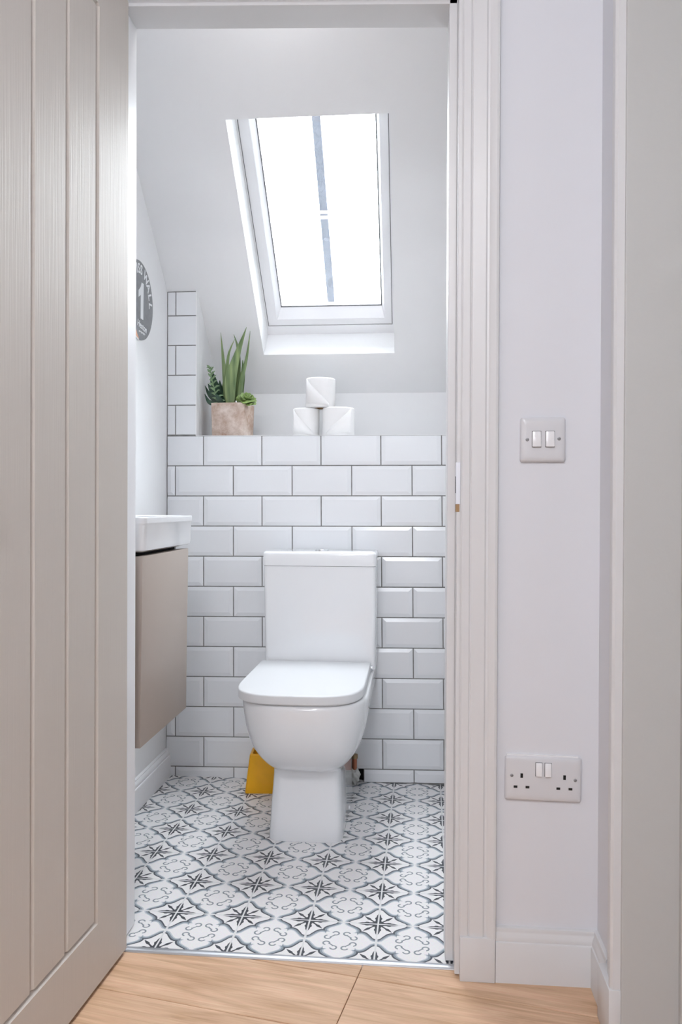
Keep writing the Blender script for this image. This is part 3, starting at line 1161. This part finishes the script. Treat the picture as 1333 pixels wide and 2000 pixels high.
# ---------------------------------------------------------------- pipe stub beside the toilet
pipe = empty('waste_pipe', (0.521, -0.015, 0))
tag(pipe, 'copper pipe stub with a lump of white filler behind the toilet', 'pipe')
bm = bmesh.new()
tube(bm, [(0.524, -0.022, 0.030), (0.524, -0.022, 0.085)], 0.0085, 16)
o = autosmooth(fin('copper_tube', bm, M['copper']))
o.data.transform(Matrix.Translation(-Vector(pipe.location))); o.parent = pipe
bm = bmesh.new()
tube(bm, [(0.5245, -0.022, 0.085), (0.5245, -0.022, 0.098)], 0.0105, 16)
o = autosmooth(fin('collar', bm, M['brass']))
o.data.transform(Matrix.Translation(-Vector(pipe.location))); o.parent = pipe
bm = bmesh.new()
bmesh.ops.create_icosphere(bm, subdivisions=4, radius=1)
for v in bm.verts:
    c = v.co
    k = 1 + 0.12 * math.sin(c.x * 7 + 1) * math.sin(c.z * 6) + 0.06 * math.sin(c.y * 13 + c.z * 9)
    v.co = Vector((0.5235 + c.x * 0.019 * k, -0.024 + c.y * 0.020 * k, 0.0262 + c.z * 0.026 * k))
o = fin('filler_lump', bm, M['cement'], smooth=True)
o.data.transform(Matrix.Translation(-Vector(pipe.location))); o.parent = pipe

# ---------------------------------------------------------------- yellow brush holder
hold = empty('toilet_brush_holder', (0.232, -0.10, 0))
tag(hold, 'bright yellow tapered plastic brush holder on the floor behind the toilet', 'brush holder')
bm = bmesh.new()
hx, hy = 0.232, -0.088


def sq(hw, z, cx=hx, cy=hy, r=0.008, a=0.0):
    pts = rrect(-hw, hw, -hw, hw, r, 0, 4)
    ca, sa = math.cos(a), math.sin(a)
    return [(cx + x * ca - y * sa, cy + x * sa + y * ca, z) for x, y, _ in pts]


loft(bm, [sq(0.0570, 0.0, a=0.08), sq(0.0575, 0.003, a=0.08), sq(0.051, 0.06, a=0.08), sq(0.044, 0.118, a=0.08), sq(0.040, 0.122, a=0.08), sq(0.035, 0.121, a=0.08), sq(0.033, 0.10, a=0.08), sq(0.036, 0.02, a=0.08)], True, True)
o = autosmooth(fin('holder', bm, M['yellow']), 30)
o.data.transform(Matrix.Translation(-Vector(hold.location))); o.parent = hold
bm = bmesh.new()
lathe(bm, [(0.0, 0.02), (0.026, 0.025), (0.028, 0.06), (0.024, 0.095), (0.010, 0.105), (0.0, 0.106)], (hx, hy, 0), 20)
o = autosmooth(fin('brush_head', bm, mat('amber_bristle', lin((190, 110, 20)), 0.8)), 30)
o.data.transform(Matrix.Translation(-Vector(hold.location))); o.parent = hold
bm = bmesh.new()
tube(bm, [(hx, hy, 0.10), (hx + 0.010, hy, 0.17), (hx + 0.022, hy, 0.26)], [0.009, 0.007, 0.008], 14)
o = autosmooth(fin('brush_handle', bm, M['yellow']))
o.data.transform(Matrix.Translation(-Vector(hold.location))); o.parent = hold

# ---------------------------------------------------------------- vanity unit and basin
van = empty('vanity_unit', (XL + 0.001, -0.718, 0.37))
tag(van, 'taupe wall hung vanity unit under the white basin', 'cabinet')
VY0, VY1 = -0.903, -0.529
bm = bmesh.new()
bbox(bm, 0.0, 0.205, VY0 + 0.718, VY1 + 0.718, 0.0, 0.436, bev=0.001)
c_ = fin('cabinet_body', bm, M['taupe'], van)
bm = bmesh.new()
bbox(bm, 0.2065, 0.2255, VY0 + 0.718, VY1 + 0.718, -0.001, 0.4385, bev=0.0015)
autosmooth(fin('cabinet_door', bm, M['taupe'], van))
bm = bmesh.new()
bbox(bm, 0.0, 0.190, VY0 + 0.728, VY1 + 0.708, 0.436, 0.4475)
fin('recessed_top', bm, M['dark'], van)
van.rotation_euler = (0, 0.0, 0)
# the unit leans very slightly back at its foot
for ch in van.children:
    for v in ch.data.vertices:
        v.co.x *= 1 - 0.022 * (0.44 - v.co.z) / 0.44

basin = empty('wash_basin', (XL + 0.001, -0.70, 0.817))
tag(basin, 'small white rectangular ceramic basin resting on the taupe unit', 'basin')
bm = bmesh.new()
BX0, BX1, BY0, BY1 = XL + 0.001, 0.107, -0.903, -0.500


def basin_ring(g, z, r=0.018):
    return rrect(BX0, BX1 - g, BY0 + g, BY1 - g, r, z, 6)


rings = [basin_ring(0.012, 0.8175, 0.012), basin_ring(0.005, 0.8215), basin_ring(0.0035, 0.830), basin_ring(0.0022, 0.880), basin_ring(0.0005, 0.8825), basin_ring(0.0, 0.886), basin_ring(0.0, 0.8965), basin_ring(0.002, 0.8985)]
for g, z in ((0.014, 0.8990), (0.018, 0.8965), (0.024, 0.875), (0.035, 0.845), (0.055, 0.832)):
    rings.append(rrect(BX0 + 0.07 + g * 0.5, BX1 - g, BY0 + g, BY1 - g, 0.02, z, 6))
loft(bm, rings)
o = autosmooth(fin('bowl', bm, M['ceramic']), 40)
o.data.transform(Matrix.Translation(-Vector(basin.location))); o.parent = basin

# ---------------------------------------------------------------- wall sign
SY, SZ, SRAD = -0.286, 1.5555, 0.132
sign = empty('wall_sign', (XL, SY, SZ))
sign.scale = (0.909, 0.909, 0.909)
tag(sign, 'round grey sign with a large white 1 on the left wall above the basin', 'sign')


def disc(bm, r, x0, x1, n=72, cy=0.0, cz=0.0):
    loft(bm, [[(x, cy + r * math.cos(2 * PI * k / n), cz + r * math.sin(2 * PI * k / n)) for k in range(n)] for x in (x0, x1)])


bm = bmesh.new()
disc(bm, SRAD, 0.0005, 0.004)
tag(autosmooth(fin('sign_plate', bm, M['signgrey'], sign)), 'worn slate grey disc')


def text_mesh(name, body, size, y, z, ang, m, x=0.0042, bold=0.0, parent=sign, shear=0.0, ext=0.0006):
    cu = bpy.data.curves.new(name, 'FONT')
    cu.body = body
    cu.size = size
    cu.align_x = 'CENTER'
    cu.align_y = 'CENTER'
    cu.extrude = ext
    cu.offset = bold
    cu.shear = shear
    cu.resolution_u = 4
    t = bpy.data.objects.new(name + '_tmp', cu)
    COL.objects.link(t)
    bpy.context.view_layer.update()
    dg = bpy.context.evaluated_depsgraph_get()
    me = bpy.data.meshes.new_from_object(t.evaluated_get(dg))
    bpy.data.objects.remove(t)
    me.name = name
    # text x -> +Y, text y -> +Z, normal -> +X
    B = Matrix(((0, 0, 1, 0), (1, 0, 0, 0), (0, 1, 0, 0), (0, 0, 0, 1)))
    me.transform(Matrix.Translation((x, y, z)) @ B @ Matrix.Rotation(ang, 4, 'Z'))
    me.materials.clear()
    o = link(name, me, m, parent)
    return o


for ch, deg in zip('ISS WALL', (108, 97, 84, 0, 57, 38, 20, 3)):
    if ch == ' ': continue
    a = math.radians(deg)
    rr = 0.104
    text_mesh('letter', ch, 0.046, rr * math.cos(a), rr * math.sin(a), a - PI / 2, M['signwhite'], bold=0.0009)
bm = bmesh.new()
one = [(0.004, -0.060), (0.030, -0.060), (0.034, 0.064), (0.014, 0.064), (0.004, 0.046), (-0.016, 0.030), (-0.016, 0.008), (0.006, 0.020)]
o0 = [bm.verts.new((0.0036, y, z)) for y, z in one]
o1 = [bm.verts.new((0.0048, y, z)) for y, z in one]
for i in range(len(one)):
    j = (i + 1) % len(one)
    bm.faces.new((o0[i], o0[j], o1[j], o1[i]))
bm.faces.new(o1)
bm.faces.new(list(reversed(o0)))
fin('numeral', bm, M['signwhite'], sign)
text_mesh('lower_word', 'Heston', 0.032, 0.018, -0.084, -0.10, M['signwhite'], bold=0.0006, shear=0.2)
bm = bmesh.new()
for i in range(9):
    a = -0.012 + i * 0.0072
    bbox(bm, 0.0038, 0.0046, a, a + 0.0045, -0.1085 + 0.0012 * (i % 3) - i * 0.0002, -0.1025 + 0.0012 * (i % 2))
fin('small_print', bm, M['signwhite'], sign)
bm = bmesh.new()
n = 10
for r0, r1, x1, mi in ((0.100, 0.1335, 0.0046, 0), (0.1335, 0.1375, 0.0046, 1)):
    ro, ri = [], []
    for k in range(n + 1):
        a = math.radians(-122 + 26 * k / n)
        ro.append((a, r1)); ri.append((a, r0 + (r1 - r0) * (0.9 * k / n if mi == 0 else 0)))
    prof = ro + ri[::-1]
    vs0 = [bm.verts.new((0.001, r_ * math.cos(a), r_ * math.sin(a))) for a, r_ in prof]
    vs1 = [bm.verts.new((x1, r_ * math.cos(a), r_ * math.sin(a))) for a, r_ in prof]
    k_ = len(prof)
    for i in range(k_):
        j = (i + 1) % k_
        bm.faces.new((vs0[i], vs0[j], vs1[j], vs1[i])).material_index = mi
    bm.faces.new(vs1).material_index = mi
    bm.faces.new(list(reversed(vs0))).material_index = mi
tag(fin('orange_corner', bm, [M['signorange'], M['signwhite']], sign), 'pale orange patch at the rim')

# ---------------------------------------------------------------- light switch and socket
sw = empty('light_switch', (0.965, YH, 1.0555))
tag(sw, 'white double light switch on the landing wall beside the doorway', 'light switch')


def plate_mesh(bm, hw, hh, d=0.0085):
    def ring(g, y, r=0.005):
        return [(x, y, z) for x, z, _ in rrect(-hw + g, hw - g, -hh + g, hh - g, r, 0, 5)]
    loft(bm, [ring(0.001, 0.0), ring(0.0, -0.002), ring(0.0005, -0.005), ring(0.004, -d + 0.001), ring(0.010, -d), ring(0.014, -d - 0.0003)])


bm = bmesh.new()
plate_mesh(bm, 0.0435, 0.0435)
autosmooth(fin('face_plate', bm, M['switch'], sw), 50)


def rocker(parent, cx, cz, w, h, y0):
    bm = bmesh.new()
    bbox(bm, cx - w / 2 - 0.0007, cx + w / 2 + 0.0007, y0 - 0.0004, y0 + 0.001, cz - h / 2 - 0.0007, cz + h / 2 + 0.0007)
    bmr = bmesh.new()
    vs = bbox(bmr, cx - w / 2, cx + w / 2, y0 - 0.003, y0 + 0.001, cz - h / 2, cz + h / 2)
    for v in vs:
        if v.co.y < y0 - 0.001 and v.co.z < cz: v.co.y -= 0.0028
    bmesh.ops.bevel(bmr, geom=bmr.edges[:], offset=0.0012, segments=2, profile=0.5, affect='EDGES')
    o = autosmooth(fin('rocker', bmr, M['rocker'], parent), 40)
    fin('rocker_gap', bm, M['gasket'], o)
    return o


def screw(parent, cx, cz, y0, r=0.0034):
    bm = bmesh.new()
    n = 16
    loft(bm, [[(cx + q * math.cos(2 * PI * k / n), y, cz + q * math.sin(2 * PI * k / n)) for k in range(n)] for q, y in ((r, y0 + 0.001), (r, y0 - 0.0006), (r * 0.7, y0 - 0.0011))])
    o = autosmooth(fin('screw', bm, M['screw'], parent), 40)
    b2 = bmesh.new()
    bbox(b2, cx - r * 0.8, cx + r * 0.8, y0 - 0.0014, y0 - 0.001, cz - 0.0004, cz + 0.0004)
    fin('screw_slot', b2, M['gasket'], o)


rocker(sw, -0.0125, 0.001, 0.0165, 0.030, -0.0088)
rocker(sw, 0.0130, 0.001, 0.0165, 0.030, -0.0088)
screw(sw, -0.0302, 0.0, -0.0085)
screw(sw, 0.0302, 0.0015, -0.0085)

so = empty('double_socket', (0.9690, YH, 0.3965))
tag(so, 'white switched double power socket low on the landing wall above the skirting', 'power socket')
bm = bmesh.new()
plate_mesh(bm, 0.0735, 0.0435)
autosmooth(fin('face_plate', bm, M['switch'], so), 50)
rocker(so, -0.0090, 0.0195, 0.0120, 0.0255, -0.0088)
rocker(so, 0.0085, 0.0195, 0.0120, 0.0255, -0.0088)
screw(so, -0.0605, 0.0055, -0.0085, 0.0032)
screw(so, 0.0605, 0.0015, -0.0085, 0.0032)
for cx in (-0.0415, 0.0402):
    for dx, dz, w, h in ((0, 0.006, 0.0048, 0.0085), (-0.0115, -0.0160, 0.0072, 0.0045), (0.0115, -0.0160, 0.0072, 0.0045)):
        box('pin_hole', (cx + dx - w / 2, cx + dx + w / 2, -0.0092, -0.0070, dz - h / 2, dz + h / 2), M['dark'], so)
so.rotation_euler = (0, 0.014, 0)
bm = bmesh.new()
bbox(bm, -0.070, 0.066, -0.004, 0.0, 0.036, 0.0458)
fin('back_box_edge', bm, M['rocker'], so)

# ---------------------------------------------------------------- toilet rolls


def make_roll(x, y, z, r, h, label, rot, seam):
    t = empty('toilet_roll', (x, y, z))
    tag(t, label, 'toilet roll', 'toilet rolls stacked on the ledge')
    t.rotation_euler = (0, 0, rot)
    bm = bmesh.new()
    n = 64
    rc = 0.0215
    rings = []
    prof = [(rc, 0.001), (r - 0.004, 0.0005), (r - 0.001, 0.002), (r, 0.006), (r - 0.0006, h * 0.5), (r, h - 0.006), (r - 0.001, h - 0.002), (r - 0.004, h - 0.0003), (rc, h - 0.001)]
    vr = []
    for q, zz in prof:
        vr.append([bm.verts.new(((q + 0.0010 * math.sin(3 * 2 * PI * k / n + zz * 20)) * math.cos(2 * PI * k / n), (q + 0.0010 * math.sin(3 * 2 * PI * k / n + zz * 20)) * math.sin(2 * PI * k / n), zz)) for k in range(n)])
    for a, b in list(zip(vr, vr[1:])) + [(vr[-1], vr[0])]:
        for i in range(n):
            bm.faces.new((a[i], a[(i + 1) % n], b[(i + 1) % n], b[i]))
    autosmooth(fin('paper', bm, M['paper'], t), 50)
    # folded triangular end of the sheet: a thin flap lying on the roll, from one top corner down across the front
    bm = bmesh.new()
    k1 = 22
    sgn = seam
    top, bot = [], []
    a0, a1 = -PI / 2 - sgn * 0.95, -PI / 2 + sgn * 0.70
    for k in range(k1 + 1):
        f = k / k1
        a = a0 + (a1 - a0) * f
        rr = r + 0.0012
        lowz = 0.004 + 0.10 * h * (1 - f)
        hz = (h - 0.004) - f * (h - 0.010) * 0.93
        for (lst, zz, q) in ((top, max(hz, lowz + 0.0005), rr + 0.0006), (bot, lowz, rr)):
            lst.append(bm.verts.new((q * math.cos(a), q * math.sin(a), zz)))
    for i in range(k1):
        bm.faces.new((bot[i], bot[i + 1], top[i + 1], top[i]))
    o = fin('folded_end', bm, M['paper'], t, smooth=True)
    md = o.modifiers.new('solid', 'SOLIDIFY')
    md.thickness = 0.0012
    md.offset = 1
    bm = bmesh.new()
    lathe(bm, [(0.0200, 0.0), (0.0213, 0.0), (0.0213, h), (0.0200, h)], n=32, close=True)
    autosmooth(fin('cardboard_core', bm, M['card'], t), 40)
    return t


make_roll(0.3395, 0.105, LEDGE + 0.0002, 0.0465, 0.101, 'white toilet roll at the lower left of the small stack on the ledge', 0.0, 1)
make_roll(0.4550, 0.092, LEDGE + 0.0002, 0.0560, 0.101, 'wide white toilet roll at the lower right of the small stack on the ledge', 0.0, -1)
make_roll(0.3905, 0.098, LEDGE + 0.1018, 0.0515, 0.103, 'white toilet roll on top of the two others on the ledge', 0.0, 1)

# ---------------------------------------------------------------- planter
pl = empty('succulent_planter', (0.082, 0.092, LEDGE))
tag(pl, 'square terracotta pot of aloe and mixed succulents on the ledge', 'potted plant')
pl.rotation_euler = (0, 0, -0.075)
bm = bmesh.new()
H_ = 0.1165


def pr(hw, z, r=0.003): return rrect(-hw, hw, -hw, hw, r, z, 3)


loft(bm, [pr(0.057, 0.0), pr(0.058, 0.002), pr(0.0605, H_ - 0.001), pr(0.060, H_), pr(0.053, H_), pr(0.0525, H_ - 0.001), pr(0.052, H_ - 0.018)])
autosmooth(fin('pot', bm, M['pot'], pl), 30)
bm = bmesh.new()
loft(bm, [pr(0.0518, H_ - 0.022), pr(0.0518, H_ - 0.012)])
for v in bm.verts:
    pass
fin('soil', bm, M['soil'], pl)


def px(u, v):
    """planter-local x, z of a photo-measured point on the plane through the planter"""
    return u - 0.082, v - LEDGE


def leaf(bm, pts, widths, thick, facing=Vector((0, -1, 0)), cup=0.25, n=8, mi=0):
    """a fleshy leaf: centre line pts, half widths, thickness; cross-section is a lens cupped towards 'facing'"""
    pts = [Vector(p) for p in pts]
    # resample with catmull-rom
    def cr(ps, t):
        m_ = len(ps) - 1
        s = min(int(t * m_), m_ - 1)
        f = t * m_ - s
        g = lambda i: ps[max(0, min(m_, i))]
        p0, p1, p2, p3 = g(s - 1), g(s), g(s + 1), g(s + 2)
        return 0.5 * ((2 * p1) + (p2 - p0) * f + (2 * p0 - 5 * p1 + 4 * p2 - p3) * f * f + (3 * p1 - p0 - 3 * p2 + p3) * f ** 3)
    N_ = 14
    rings = []
    wv = [Vector((w, 0, 0)) for w in widths]
    for k in range(N_ + 1):
        t = k / N_
        p = cr(pts, t)
        tg = (cr(pts, min(1, t + 0.02)) - cr(pts, max(0, t - 0.02))).normalized()
        side = tg.cross(facing).normalized()
        nr = side.cross(tg).normalized()
        if nr.dot(facing) < 0: nr = -nr
        w = max(cr(wv, t).x, 0.0004)
        th = thick * (w / max(widths)) ** 0.7
        r_ = []
        for j in range(n):
            a = 2 * PI * j / n
            cx, cy = math.cos(a), math.sin(a)
            r_.append(p + side * w * cx + nr * (th * cy * (0.45 if cy > 0 else 1.0) + cup * w * cx * cx))
        rings.append(r_)
    loft(bm, rings)


# aloe
bm = bmesh.new()
AL = [  # base, mid points, tip as planter-local (x, y, z); widths
    ([(-0.004, -0.016, 0.100), (0.000, -0.024, 0.200), (0.022, -0.020, 0.290), (0.052, -0.012, 0.385)], [0.014, 0.0205, 0.0115, 0.0007], 0.009),
    ([(-0.020, -0.004, 0.100), (-0.026, -0.006, 0.200), (-0.036, -0.004, 0.290), (-0.046, 0.000, 0.372)], [0.010, 0.0095, 0.0050, 0.0006], 0.006),
    ([(-0.012, -0.012, 0.100), (-0.018, -0.012, 0.200), (-0.014, -0.008, 0.290), (0.006, -0.002, 0.346)], [0.010, 0.0085, 0.0045, 0.0006], 0.006),
    ([(0.020, -0.002, 0.100), (0.034, -0.008, 0.200), (0.052, -0.008, 0.280), (0.064, -0.008, 0.372)], [0.010, 0.0080, 0.0048, 0.0006], 0.006),
    ([(0.010, 0.016, 0.100), (0.012, 0.016, 0.220), (0.014, 0.014, 0.310), (-0.001, 0.010, 0.366)], [0.014, 0.0125, 0.0055, 0.0006], 0.007),
    ([(0.016, 0.010, 0.100), (0.026, 0.010, 0.180), (0.034, 0.008, 0.230), (0.032, 0.008, 0.275)], [0.014, 0.0125, 0.0075, 0.0006], 0.007),
    ([(0.006, 0.024, 0.100), (0.004, 0.028, 0.200), (0.007, 0.026, 0.260), (0.005, 0.024, 0.312)], [0.013, 0.0130, 0.0060, 0.0006], 0.007),
    ([(-0.026, 0.010, 0.100), (-0.034, 0.012, 0.160), (-0.036, 0.014, 0.200), (-0.034, 0.014, 0.240)], [0.012, 0.011, 0.006, 0.0006], 0.006),
]
for p_, w_, t_ in AL:
    leaf(bm, p_, w_, t_)
tag(autosmooth(fin('aloe_plant', bm, M['aloe'], pl), 60), 'tall pointed grey-green aloe leaves')

# striped dark haworthia-like leaves on the left
bm = bmesh.new()
for p_, w_ in (([(-0.030, -0.008, 0.104), (-0.050, -0.018, 0.150), (-0.064, -0.020, 0.200), (-0.070, -0.018, 0.232)], [0.017, 0.018, 0.012, 0.002]),
               ([(-0.034, -0.016, 0.104), (-0.052, -0.026, 0.135), (-0.066, -0.030, 0.160), (-0.082, -0.030, 0.188)], [0.010, 0.013, 0.010, 0.001]),
               ([(-0.030, 0.010, 0.104), (-0.044, 0.012, 0.150), (-0.050, 0.010, 0.180), (-0.052, 0.010, 0.205)], [0.013, 0.013, 0.009, 0.001]),
               ([(-0.036, -0.024, 0.106), (-0.058, -0.038, 0.116), (-0.074, -0.044, 0.124), (-0.088, -0.046, 0.150)], [0.008, 0.009, 0.007, 0.0008]),
               ([(-0.020, -0.034, 0.106), (-0.032, -0.044, 0.124), (-0.040, -0.048, 0.138), (-0.048, -0.050, 0.150)], [0.009, 0.010, 0.007, 0.0008]),
               ([(-0.036, -0.016, 0.100), (-0.056, -0.020, 0.128), (-0.078, -0.024, 0.150), (-0.094, -0.026, 0.182)], [0.008, 0.009, 0.007, 0.0008])):
    leaf(bm, p_, w_, 0.005, cup=0.35)
tag(autosmooth(fin('striped_leaves', bm, M['leafdark'], pl), 60), 'dark green pointed leaves leaning left')

# leafy stem
bm = bmesh.new()
stem = [Vector((-0.034, -0.036, 0.102)), Vector((-0.050, -0.042, 0.150)), Vector((-0.062, -0.044, 0.195)), Vector((-0.070, -0.042, 0.236))]
tube(bm, stem, [0.0022, 0.0020, 0.0016, 0.0010], 8)
random.seed(3)
for i in range(17):
    t = 0.05 + 0.95 * i / 16
    s = min(int(t * 3), 2)
    f = t * 3 - s
    p = stem[s].lerp(stem[s + 1], f)
    sd = 1 if i % 2 else -1
    L_ = 0.027 - 0.010 * t
    dy = random.uniform(-0.5, 0.5)
    d_ = Vector((sd, dy, 0.45 + 0.5 * t)).normalized()
    leaf(bm, [p, p + d_ * L_ * 0.5 + Vector((0, 0, 0.003)), p + d_ * L_ + Vector((0, 0, -0.002 if i < 11 else 0.004))], [0.0012, 0.0046, 0.0006], 0.0014,
         facing=Vector((0.2 * sd, -0.7, 0.7)).normalized(), cup=0.2, n=6)
for i in range(6):
    a = i * PI / 3
    p = stem[3]
    leaf(bm, [p, p + Vector((math.cos(a) * 0.006, math.sin(a) * 0.006, 0.005)), p + Vector((math.cos(a) * 0.014, math.sin(a) * 0.014, 0.007))], [0.001, 0.0032, 0.0005], 0.0012,
         facing=Vector((0, -0.5, 0.85)).normalized(), cup=0.1, n=6)
tag(autosmooth(fin('leafy_stem', bm, M['stemgreen'], pl), 60), 'slim upright stem with small leaves')

# rosette on the right
bm = bmesh.new()
rc = Vector((0.060, -0.034, 0.124))
axis = Vector((0.40, -0.45, 0.8)).normalized()
e1 = axis.cross(Vector((0, 1, 0))).normalized()
e2 = axis.cross(e1).normalized()
k = 0
for ringi, (cnt, L_, tilt, w_) in enumerate(((8, 0.036, 0.12, 0.0105), (8, 0.032, 0.45, 0.0100), (7, 0.026, 0.85, 0.0085), (5, 0.018, 1.15, 0.0065), (3, 0.012, 1.35, 0.0045))):
    for i in range(cnt):
        a = 2 * PI * (i + 0.5 * (ringi % 2)) / cnt + ringi * 0.2
        rd = e1 * math.cos(a) + e2 * math.sin(a)
        d_ = rd * math.cos(tilt) + axis * math.sin(tilt)
        p0 = rc + axis * (0.002 * ringi)
        tip = p0 + d_ * L_
        if tip.z < 0.112 and abs(tip.x) < 0.055 and abs(tip.y) < 0.055:
            continue
        mid = p0 + d_ * L_ * 0.6 - axis * 0.002
        leaf(bm, [p0, mid, p0 + d_ * L_ * 0.88, tip + axis * 0.002], [w_ * 0.4, w_, w_ * 0.85, 0.0006], 0.0035, facing=(axis * math.cos(tilt) - rd * math.sin(tilt)).normalized(), cup=0.18)
# a few loose leaves hanging over the rim
for p_ in ([(0.050, -0.050, 0.120), (0.066, -0.066, 0.116), (0.092, -0.070, 0.118)], [(0.056, -0.040, 0.120), (0.074, -0.056, 0.108), (0.090, -0.062, 0.112)],
           [(0.022, -0.040, 0.118), (0.030, -0.050, 0.128), (0.040, -0.056, 0.142)]):
    leaf(bm, p_, [0.004, 0.0075, 0.0006], 0.003, facing=Vector((0.2, -0.7, 0.6)).normalized())
tag(autosmooth(fin('rosette_succulent', bm, M['rosette'], pl), 60), 'small pale green rosette at the right of the pot')
bm = bmesh.new()
bbox(bm, 0.026, 0.031, -0.058, -0.054, H_ - 0.001, H_ + 0.006, bev=0.0008)
tag(fin('plant_tag', bm, M['signwhite'], pl), 'tiny white tag')

# ---------------------------------------------------------------- fill lamp added on the landing (unseen, behind and above the viewer)
lamp = empty('added_fill_lamp', (0.62, -3.25, HC))
tag(lamp, 'round fill lamp added unseen on the landing ceiling', 'added fill lamp')
bm = bmesh.new()
lathe(bm, [(0.0, 0.0), (0.15, 0.0), (0.15, -0.015), (0.0, -0.015)], n=32)
autosmooth(fin('fill_lamp_base', bm, M['innerwhite'], lamp))


def fill_glow(name, strength, col):
    ml, nt, b_ = new_mat(name)
    b_.inputs['Emission Color'].default_value = (*col, 1)
    b_.inputs['Emission Strength'].default_value = strength
    b_.inputs['Base Color'].default_value = (0.9, 0.9, 0.9, 1)
    return ml


ml = fill_glow('landing_fill_glow', landing_fill_energy, (0.97, 0.975, 1.0))
bm = bmesh.new()
lathe(bm, [(0.14, -0.015), (0.138, -0.035), (0.11, -0.06), (0.06, -0.075), (0.001, -0.08)], n=32)
autosmooth(fin('fill_lamp_glow', bm, ml, lamp))

lamp2 = empty('added_fill_lamp', (0.36, -0.83, 2.315))  # unseen lamp, added to brighten the cloakroom
tag(lamp2, 'small round fill lamp added unseen on the flat ceiling just inside the cloakroom', 'added fill lamp')
bm = bmesh.new()
lathe(bm, [(0.0, 0.0), (0.085, 0.0), (0.085, -0.012), (0.0, -0.012)], n=32)
autosmooth(fin('fill_lamp_base', bm, M['innerwhite'], lamp2))
bm = bmesh.new()
lathe(bm, [(0.078, -0.012), (0.074, -0.024), (0.05, -0.036), (0.001, -0.042)], n=32)
autosmooth(fin('fill_lamp_glow', bm, fill_glow('cloakroom_fill_glow', cloakroom_fill_energy, (1.0, 0.99, 0.98)), lamp2))
